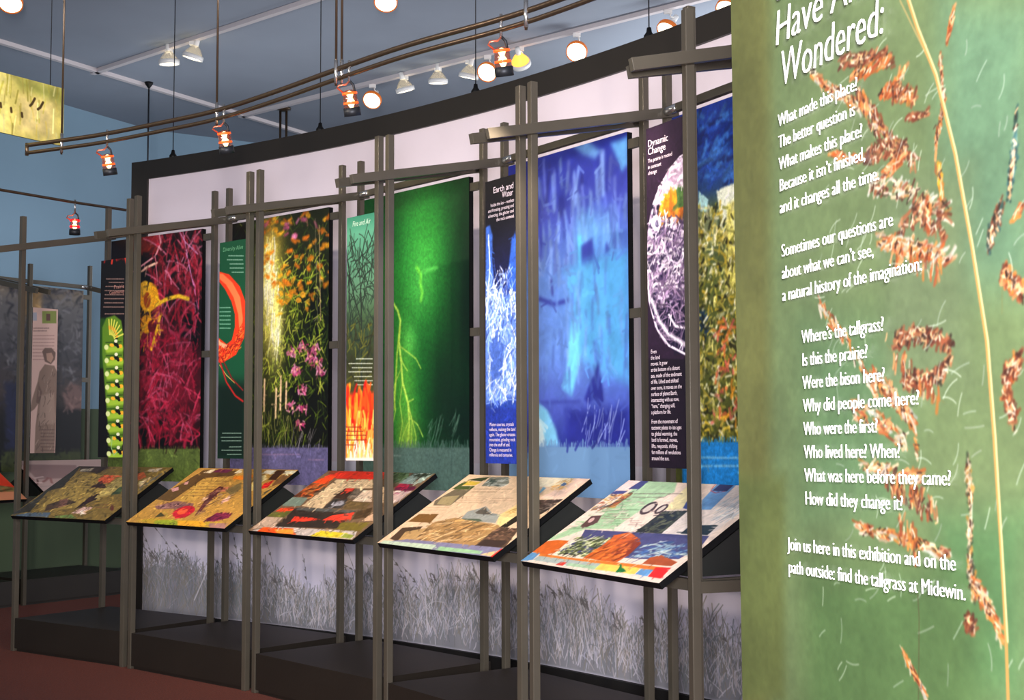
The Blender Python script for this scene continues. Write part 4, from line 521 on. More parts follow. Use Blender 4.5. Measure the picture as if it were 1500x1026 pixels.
'rail1': {'size':[.9728,.6131],'res':(440,278),'ops':[('F',(188,140,62)),('P',(95,70,35),.0047,[(-.038,.59),(.047,.274),(.08,.029),(.473,.038),(.451,.134),(.195,.182),(.179,.619)]),('P',(210,150,145),.0032,[(.004,.397),(.056,.358),(.101,.414),(.062,.453)]),('P',(210,150,140),.0024,[(.06,.274),(.082,.248),(.113,.307),(.082,.32)]),('P',(225,200,160),.0016,[(.112,.089),(.151,.014),(.196,.02),(.196,.093)]),('P',(110,40,70),.0024,[(.195,.073),(.23,.011),(.377,.013),(.358,.079)]),('P',(230,205,160),.0016,[(.427,.083),(.44,.011),(.466,.01),(.509,.08)]),('P',(205,158,70),0,[(.23,.615),(.204,.194),(.438,.17),(.403,.371),(.389,.579)]),('P',(140,95,85),.0039,[(.081,.719),(.221,.604),(.429,.632),(.469,.718),(.141,.76)]),('S',[(60,25,40),(150,110,110),(190,140,130)],70,[(.099,.741),(.063,.628),(.437,.643),(.477,.729)],.02,.008,30,60,.3,41),('P',(90,35,35),.0044,[(.594,.849),(.456,.46),(.457,.322),(.523,.341),(.544,.544),(.581,.697)]),('P',(205,120,80),.0046,[(.465,.367),(.58,.314),(.631,.402),(.493,.423)]),('P',(210,160,120),.003,[(.446,.552),(.468,.459),(.507,.547),(.503,.593)]),('P',(225,170,150),.0022,[(.655,.558),(.677,.467),(.722,.564),(.689,.622)]),('S',[(120,90,50),(190,150,120),(80,60,40)],80,[(.562,.655),(.553,.453),(.641,.276),(.72,.508),(.653,.691)],.03,.006,30,50,.3,42),('P',(125,105,60),.0038,[(.555,.385),(.618,.243),(.696,.353),(.677,.467)]),('P',(200,30,45),.006,[(.5,.712),(.528,.754),(.538,.801),(.529,.844),(.502,.875),(.463,.887),(.419,.878),(.378,.85),(.349,.808),(.338,.761),(.347,.717),(.374,.686),(.415,.674),(.459,.684)]),('P',(240,90,50),.009,[(.45,.74),(.465,.762),(.472,.786),(.468,.808),(.454,.823),(.435,.828),(.412,.823),(.391,.808),(.375,.786),(.369,.762),(.373,.74),(.386,.725),(.406,.72),(.429,.725)]),('P',(70,65,35),.0015,[(.226,.898),(.222,.809),(.315,.867)]),('L',(190,180,60),.0038,[(.238,.796),(.309,.834),(.343,.886)],0),('P',(110,30,60),.0037,[(.733,.899),(.759,.768),(.897,.755),(.92,.837),(.832,.899)]),('S',[(170,50,80),(60,20,30)],30,[(.733,.899),(.759,.768),(.897,.755),(.92,.837),(.832,.899)],.02,.01,30,60,.3,43),('P',(190,155,45),.0077,[(.079,.969),(.234,.908),(.64,.909),(.748,.919),(.907,.902),(.977,.998),(.238,.996)]),('P',(150,165,40),.0136,[(.267,.949),(.471,.906),(.548,1.005),(.308,1)]),('P',(235,165,40),.0149,[(.486,.926),(.74,.909),(.806,.997),(.548,1.005)]),('P',(170,120,110),.0058,[(.808,.934),(.976,.915),(1.009,1.025),(.866,1.011)]),('P',(235,130,30),.0046,[(.492,.191),(.476,.133),(.633,.102),(.672,.159),(.595,.193)]),('P',(240,215,150),.0046,[(.721,.122),(.754,.097),(.823,.163),(.809,.232)]),('P',(225,210,180),.0015,[(.696,.076),(.712,.017),(.808,.013),(.806,.083)]),('P',(70,40,22),.0015,[(.838,.185),(.808,.013),(.891,.01),(.909,.181)]),('P',(190,30,25),.0022,[(.872,.341),(.848,.253),(.897,.182),(.927,.315)]),('P',(205,195,165),.0015,[(.9,.079),(.895,.017),(.995,.013),(1.005,.074)]),('P',(110,75,40),.003,[(.939,.315),(.908,.09),(1.012,.086),(.998,.244)]),('P',(230,200,120),.0023,[(.764,.326),(.692,.169),(.829,.366),(.82,.389)]),('P',(90,80,55),.0022,[(.937,.426),(.994,.255),(.968,.445)]),('S',[(30,20,15)],14,[(.088,.979),(.978,.967),(.992,.986),(.105,1)],.006,.006,0,10,0,44),('N',.05,.02,3),('T',(120,84,44),(.213,.241),(.466,.228),.0047,2),('T',(120,84,44),(.212,.294),(.465,.279),.0047,3),('T',(120,84,44),(.211,.346),(.457,.331),.0047,4),('T',(120,84,44),(.21,.398),(.45,.382),.0047,5),('T',(120,84,44),(.213,.454),(.439,.438),.0047,6),('T',(120,84,44),(.217,.512),(.43,.496),.0047,7),('S',[(95,60,50),(150,110,90),(70,40,40)],60,[(.594,.849),(.456,.46),(.457,.322),(.523,.341),(.544,.544),(.628,.759)],.03,.008,40,30,.3,45),('J',800,.025,.009,.36,5),('B',1)]},
'rail2': {'size':[.9728,.6131],'res':(440,278),'ops':[('F',(110,85,62)),('P',(205,175,135),0,[(.196,.584),(.197,.141),(.525,.122),(.626,.259),(.383,.277),(.385,.433),(.416,.605)]),('P',(200,40,25),.0023,[(.047,.091),(.118,.005),(.539,-.015),(.621,.116),(.188,.13)]),('P',(228,70,25),.0031,[(.003,.212),(.047,.091),(.153,.085),(.153,.225)]),('P',(120,50,35),.0023,[(.034,.056),(.029,-.003),(.115,0),(.109,.064)]),('P',(125,65,30),.0023,[(-.004,.445),(-.001,.224),(.167,.224),(.154,.431)]),('S',[(230,90,30),(60,30,20),(190,120,60)],50,[(-.004,.445),(-.001,.224),(.167,.224),(.154,.431)],.03,.012,20,40,.2,51),('P',(110,125,110),.0038,[(-.025,.538),(-.008,.456),(.158,.453),(.183,.585),(.015,.602)]),('P',(235,70,30),.0023,[(.02,.692),(.029,.635),(.162,.61),(.166,.665)]),('P',(95,95,40),.0023,[(-.01,.773),(-.01,.706),(.171,.671),(.175,.773)]),('P',(190,160,135),0,[(.014,.979),(-.001,.783),(.168,.774),(.196,.911)]),('P',(48,38,32),0,[(.208,.91),(.162,.61),(.741,.613),(.763,.867)]),('P',(80,80,75),.0045,[(.175,.608),(.452,.601),(.733,.603),(.71,.637),(.196,.65)]),('P',(230,55,35),.0044,[(.279,.815),(.259,.742),(.434,.743),(.529,.763),(.409,.81)]),('P',(235,60,40),.0029,[(.548,.771),(.577,.694),(.737,.624),(.768,.714),(.755,.746)]),('P',(55,35,28),0,[(.385,.433),(.383,.277),(.477,.281),(.523,.443)]),('P',(215,55,40),0,[(.403,.321),(.395,.276),(.469,.271),(.485,.325)]),('P',(110,95,80),.0015,[(.507,.422),(.489,.281),(.582,.285),(.606,.435)]),('P',(225,195,165),0,[(.594,.469),(.578,.296),(.649,.291),(.77,.463)]),('P',(55,50,48),.0022,[(.42,.594),(.405,.442),(.535,.442),(.595,.586)]),('P',(150,145,150),.0058,[(.543,.487),(.554,.506),(.553,.526),(.542,.543),(.522,.554),(.497,.555),(.472,.548),(.452,.534),(.441,.514),(.441,.494),(.453,.477),(.473,.467),(.499,.465),(.524,.472)]),('P',(95,75,45),.0021,[(.603,.596),(.55,.462),(.779,.483),(.791,.566)]),('P',(70,50,30),.0028,[(.793,.731),(.748,.623),(.833,.541),(.909,.676)]),('P',(205,165,130),0,[(.885,.74),(.883,.608),(.978,.729)]),('P',(110,95,35),.0028,[(.764,.877),(.732,.78),(.975,.749),(.973,.889)]),('P',(190,175,165),0,[(.018,1),(.196,.911),(.955,.881),(.993,.993),(.103,1.031)]),('P',(240,80,20),.0074,[(.096,1.007),(.103,.934),(.392,.917),(.485,.998),(.204,1.017)]),('P',(250,150,50),.0088,[(.229,.95),(.399,.927),(.454,.992),(.302,1.003)]),('P',(215,190,40),.0084,[(.616,.999),(.649,.913),(.9,.919),(.905,.987)]),('P',(140,150,60),.0041,[(.865,.983),(.867,.923),(.974,.938),(.973,.983)]),('P',(95,115,85),.0029,[(.731,.164),(.636,.014),(.763,-.014),(.855,.135)]),('S',[(35,55,25),(60,80,40)],40,[(.731,.164),(.628,.003),(.728,-.013),(.843,.135)],.03,.01,60,60,.3,52),('P',(150,165,150),.0022,[(.804,.181),(.817,-.006),(.898,-.01),(.913,.185)]),('P',(150,165,150),.0021,[(.917,.174),(.921,-.011),(.988,-.014),(.971,.149)]),('S',[(40,45,35)],30,[(.808,.05),(.824,-.013),(.977,-.014),(.986,.051)],.03,.01,60,60,.3,53),('L',(30,25,25),.0035,[(.912,.217),(.911,-.017)],0),('P',(170,30,60),.0021,[(.817,.235),(.808,.17),(.906,.174),(.919,.227)]),('P',(90,20,50),.0021,[(.835,.276),(.817,.235),(.983,.201),(.992,.264)]),('P',(195,165,155),0,[(.961,.486),(.825,.288),(.988,.275),(.985,.422)]),('P',(215,180,140),.0028,[(.832,.457),(.679,.212),(.717,.231),(.88,.473)]),('T',(120,95,70),(.274,.171),(.45,.16),.0038,1),('T',(120,95,70),(.274,.206),(.425,.196),.0038,2),('N',.05,.02,3),('J',800,.03,.01,.4,5),('B',1)]},
'rail3': {'size':[.9728,.6131],'res':(440,278),'ops':[('F',(222,188,150)),('P',(170,130,80),.0043,[(.253,.932),(.241,.678),(.366,.596),(.791,.641),(.786,.899),(.411,.905)]),('S',[(200,150,90),(110,80,50),(235,195,140),(150,110,65)],170,[(.236,.914),(.241,.678),(.374,.606),(.794,.66),(.783,.88),(.403,.896)],.06,.01,30,30,.3,61),('P',(75,55,38),.0037,[(.062,.932),(.043,.783),(.195,.739),(.211,.79),(.139,.951)]),('P',(190,150,95),.0044,[(.152,.949),(.113,.827),(.249,.752),(.273,.907)]),('P',(120,82,40),.0015,[(.019,.698),(.029,.586),(.193,.565),(.219,.685)]),('P',(205,170,60),.0031,[(.058,.16),(.057,.09),(.196,.103),(.178,.151)]),('P',(70,80,40),.0023,[(.022,.221),(.039,.103),(.076,.112),(.067,.171),(.187,.161),(.188,.214)]),('P',(55,60,35),.0023,[(.048,.079),(.111,.051),(.213,.021),(.187,.092)]),('P',(120,120,105),.0022,[(.239,.157),(.218,.028),(.362,.012),(.434,.097),(.422,.149)]),('S',[(50,60,55),(190,190,175)],30,[(.23,.146),(.252,.053),(.387,.044),(.429,.142)],.03,.01,20,40,.2,62),('P',(110,95,75),.0023,[(.01,.395),(.049,.219),(.191,.218),(.195,.443),(.05,.459)]),('P',(160,140,100),.003,[(.063,.44),(.032,.336),(.16,.3),(.195,.443)]),('P',(150,150,140),.0021,[(.423,.599),(.4,.506),(.465,.455),(.49,.42),(.606,.502),(.679,.513),(.725,.62),(.596,.617)]),('P',(95,85,75),.0021,[(.469,.508),(.482,.443),(.498,.43),(.543,.478),(.621,.521),(.496,.526)]),('P',(80,90,70),.0029,[(.423,.599),(.571,.586),(.619,.614),(.458,.609)]),('P',(238,205,135),.0041,[(.736,.618),(.679,.513),(.709,.374),(.808,.497),(.794,.66)]),('S',[(215,160,80)],10,[(.707,.468),(.727,.414),(.774,.46),(.747,.504)],.02,.006,30,50,.3,63),('P',(90,65,50),.002,[(.786,.899),(.781,.722),(.794,.66),(.931,.659),(.953,.695),(.995,.842),(1.006,.888)]),('P',(60,42,38),.0013,[(.794,.894),(.796,.819),(.969,.809),(.986,.892)]),('S',[(60,40,35),(150,110,85)],50,[(.793,.8),(.79,.671),(.926,.66),(.979,.807)],.03,.006,20,40,.2,64),('P',(40,30,25),.002,[(.794,.66),(.81,.507),(.864,.57),(.848,.652)]),('T',(150,115,85),(.208,.205),(.522,.179),.003,1),('T',(150,115,85),(.214,.246),(.416,.227),.003,2),('T',(190,150,120),(.191,.32),(.394,.3),.0019,3),('T',(190,150,120),(.2,.348),(.409,.327),.0019,4),('T',(190,150,120),(.208,.374),(.416,.353),.0019,5),('T',(190,150,120),(.203,.402),(.429,.377),.0019,6),('T',(190,150,120),(.447,.317),(.627,.299),.0018,13),('T',(190,150,120),(.459,.348),(.649,.328),.0018,14),('T',(180,140,110),(-.017,.501),(.208,.475),.0019,15),('T',(180,140,110),(-.003,.533),(.208,.508),.0019,16),('P',(128,122,148),0,[(.014,.994),(.208,.914),(.996,.89),(1.002,1.002),(.028,1.024)]),('P',(190,205,175),0,[(.028,1.024),(.027,.96),(.497,.941),(.508,.999)]),('P',(150,190,140),0,[(.538,1.004),(.535,.954),(.887,.948),(.893,.985)]),('P',(225,185,130),.002,[(.899,.993),(.932,.959),(.995,.918),(.995,.994)]),('P',(205,35,30),0,[(.986,1.005),(.992,.9),(1.003,.898),(1.014,.999)]),('P',(235,220,185),.0021,[(.7,.131),(.616,.007),(.878,-.006),(.87,.117)]),('P',(225,190,165),0,[(.809,.28),(.854,.161),(.893,-.001),(.996,-.001),(.991,.272)]),('S',[(220,150,60),(235,185,110)],30,[(.817,.175),(.795,.027),(.871,.001),(.921,.124)],.035,.006,30,70,.6,65),('P',(85,110,140),.0014,[(.845,.098),(.848,.06),(.887,.074),(.875,.107)]),('P',(120,165,185),.0021,[(.759,.211),(.735,.128),(.772,.147),(.772,.221)]),('P',(70,52,45),.0013,[(.968,.496),(.829,.299),(.991,.272),(.978,.415)]),('S',[(150,130,115),(40,30,28)],30,[(.954,.478),(.836,.308),(.983,.277),(.967,.416)],.03,.006,20,40,.2,66),('L',(160,130,110),.0013,[(.79,.888),(.793,.815)],0),('N',.05,.02,3),('J',600,.025,.006,.16,5),('B',1)]},
'rail4': {'size':[.9728,.6131],'res':(440,278),'ops':[('F',(228,205,185)),('P',(165,195,150),.0052,[(-.045,.778),(.143,.436),(.102,-.019),(.349,-.018),(.424,.112),(.367,.214),(.342,.557),(.161,.587),(.061,.72)]),('S',[(205,195,170),(130,170,120)],90,[(.016,.67),(.091,.285),(.151,.119),(.325,.219),(.342,.557),(.128,.593)],.05,.008,5,8,.1,71),('L',(150,190,140),.0052,[(.204,.034),(.241,-.009),(.324,-.006),(.369,.04),(.347,.1)],.002),('L',(150,190,140),.0032,[(.269,.088),(.291,.027),(.351,.061),(.311,.143)],.0019),('P',(235,218,160),.0062,[(.507,.31),(.471,.145),(.454,.013),(.621,.24),(.596,.298)]),('P',(240,225,140),.0019,[(.54,.006),(.511,-.05),(.611,-.057),(.593,-.008)]),('P',(72,70,110),.0025,[(.204,.693),(.157,.597),(.479,.571),(.843,.542),(.956,.53),(.982,.633),(.948,.771),(.75,.814),(.29,.861),(.167,.878)]),('S',[(180,190,120),(90,100,50),(230,225,180),(40,40,25)],170,[(.181,.866),(.186,.687),(.401,.657),(.407,.747),(.391,.866)],.04,.008,30,50,.4,72),('S',[(190,205,190),(120,150,170),(60,90,140)],80,[(.678,.83),(.633,.667),(.882,.602),(.977,.732),(.824,.765)],.06,.008,15,30,.3,73),('L',(225,215,200),.0029,[(.717,.813),(.776,.741),(.862,.682)],.0012),('L',(190,200,200),.0035,[(.663,.705),(.729,.64),(.762,.617)],.0023),('P',(200,90,30),.0018,[(.388,.876),(.407,.747),(.405,.62),(.469,.572),(.578,.625),(.624,.669),(.642,.786),(.628,.875),(.521,.882)]),('P',(130,50,22),.0048,[(.519,.689),(.568,.626),(.63,.676),(.642,.786),(.603,.872),(.566,.855)]),('S',[(225,115,45),(150,65,25)],80,[(.418,.87),(.418,.636),(.482,.588),(.581,.642),(.622,.842)],.025,.012,40,50,.3,74),('P',(205,95,30),.0019,[(-.002,.894),(-.022,.774),(.065,.738),(.149,.732),(.16,.87),(.106,.909)]),('P',(165,75,30),.0017,[(.783,.857),(.783,.79),(.828,.756),(.961,.8),(.953,.842)]),('P',(215,115,40),.0013,[(.069,.898),(.286,.898),(.67,.874),(.955,.858),(.896,.896),(.08,.924)]),('P',(92,142,185),0,[(-.006,1.003),(-.02,.904),(.061,.891),(.073,.973)]),('P',(165,175,165),0,[(.073,.973),(.085,.923),(.543,.908),(.551,.97)]),('P',(205,60,45),0,[(.27,.983),(.282,.948),(.324,.947),(.325,.983)]),('P',(160,190,150),.0006,[(.346,.978),(.343,.948),(.545,.937),(.547,.966)]),('P',(240,195,85),0,[(.551,.97),(.543,.908),(.802,.894),(.812,.957)]),('P',(95,145,190),0,[(.816,.956),(.814,.902),(.885,.895),(.894,.958)]),('P',(220,35,30),0,[(.9,.959),(.881,.87),(.965,.855),(.979,.959)]),('P',(25,110,50),0,[(.691,.965),(.684,.93),(.675,.907),(.657,.889),(.673,.891),(.698,.918),(.715,.923),(.751,.947),(.736,.948),(.734,.958),(.716,.956),(.708,.966)]),('L',(60,60,55),.0019,[(.136,.921),(.149,.956)],0),('L',(60,60,55),.0019,[(.225,.918),(.237,.952)],0),('L',(60,60,55),.0018,[(.312,.914),(.323,.948)],0),('L',(60,60,55),.0018,[(.396,.911),(.407,.944)],0),('L',(60,60,55),.0018,[(.477,.907),(.488,.94)],0),('P',(90,60,55),.0026,[(.095,.569),(.076,.445),(.141,.426),(.179,.508),(.146,.571)]),('P',(210,170,160),.0026,[(.115,.461),(.123,.469),(.129,.482),(.132,.495),(.131,.508),(.127,.517),(.12,.52),(.112,.517),(.104,.509),(.098,.496),(.095,.482),(.096,.47),(.1,.461),(.107,.458)]),('P',(70,50,45),.0013,[(.404,.238),(.422,.261),(.434,.292),(.438,.326),(.433,.356),(.421,.376),(.403,.382),(.383,.373),(.364,.351),(.352,.32),(.348,.286),(.352,.255),(.365,.235),(.384,.229)]),('P',(205,190,175),.0019,[(.401,.259),(.411,.272),(.417,.293),(.419,.316),(.416,.337),(.408,.351),(.397,.357),(.386,.353),(.375,.339),(.369,.319),(.367,.296),(.37,.275),(.378,.26),(.389,.254)]),('P',(70,50,45),.0012,[(.489,.251),(.501,.267),(.509,.29),(.511,.316),(.508,.339),(.499,.356),(.486,.362),(.473,.356),(.461,.341),(.453,.317),(.45,.291),(.454,.268),(.463,.252),(.476,.246)]),('P',(205,190,175),.0019,[(.487,.267),(.493,.276),(.496,.291),(.497,.308),(.494,.324),(.489,.336),(.482,.342),(.475,.341),(.469,.332),(.466,.317),(.465,.3),(.468,.284),(.473,.271),(.48,.265)]),('P',(48,48,38),.0012,[(.504,.566),(.51,.328),(.659,.299),(.694,.339),(.674,.555)]),('S',[(110,110,80),(25,25,20),(80,85,60)],80,[(.512,.556),(.517,.336),(.656,.308),(.668,.547)],.03,.008,30,60,.4,75),('P',(120,85,45),.002,[(.095,.334),(.121,.142),(.157,.148),(.151,.327)]),('S',[(200,160,80),(70,60,60),(180,80,40)],60,[(.011,.415),(.006,.153),(.144,.14),(.151,.327),(.053,.389)],.03,.008,30,60,.4,76),('P',(70,70,120),.002,[(-.001,.174),(.002,.133),(.098,.128),(.091,.165)]),('P',(65,65,110),.002,[(.08,.105),(.099,-.023),(.151,-.027),(.159,.098)]),('P',(230,200,190),0,[(-.013,.13),(.002,-.022),(.092,-.024),(.08,.122)]),('T',(110,90,80),(.17,.157),(.493,.124),.0039,1),('T',(110,90,80),(.191,.198),(.394,.176),.0039,2),('T',(150,120,110),(.4,.501),(.501,.485),.0019,3),('T',(150,120,110),(.403,.477),(.474,.466),.0019,4),('T',(150,120,110),(.377,.458),(.438,.449),.0019,5),('T',(150,130,110),(.165,.462),(.378,.43),.0019,7),('T',(150,130,110),(.165,.433),(.337,.408),.0019,8),('T',(150,130,110),(.165,.404),(.295,.386),.0019,9),('P',(105,150,195),.0024,[(.74,.297),(.661,.18),(.629,-.002),(.637,-.049),(.742,-.057),(.783,.273)]),('P',(45,50,95),.0018,[(.65,.071),(.648,-.003),(.637,-.049),(.732,-.057),(.741,.071)]),('L',(205,40,50),.0031,[(.627,-.049),(.622,.018),(.64,.072),(.687,.095),(.731,.072)],.0006),('P',(60,70,130),.0024,[(.607,.278),(.566,.173),(.658,.29)]),('P',(232,215,200),.0012,[(.674,.555),(.658,.29),(.783,.273),(.748,-.049),(.97,.266),(.956,.53)]),('S',[(190,195,195),(160,170,175)],60,[(.89,.398),(.785,.22),(.829,.072),(.959,.25),(.974,.368)],.06,.004,70,15,.2,77),('L',(190,180,150),.0018,[(.694,.499),(.748,.42),(.839,.284)],.0012),('P',(40,50,48),.0012,[(.783,.536),(.78,.45),(.933,.417),(.942,.524)]),('N',.05,.02,3),('J',600,.025,.006,.15,5),('B',1)]},
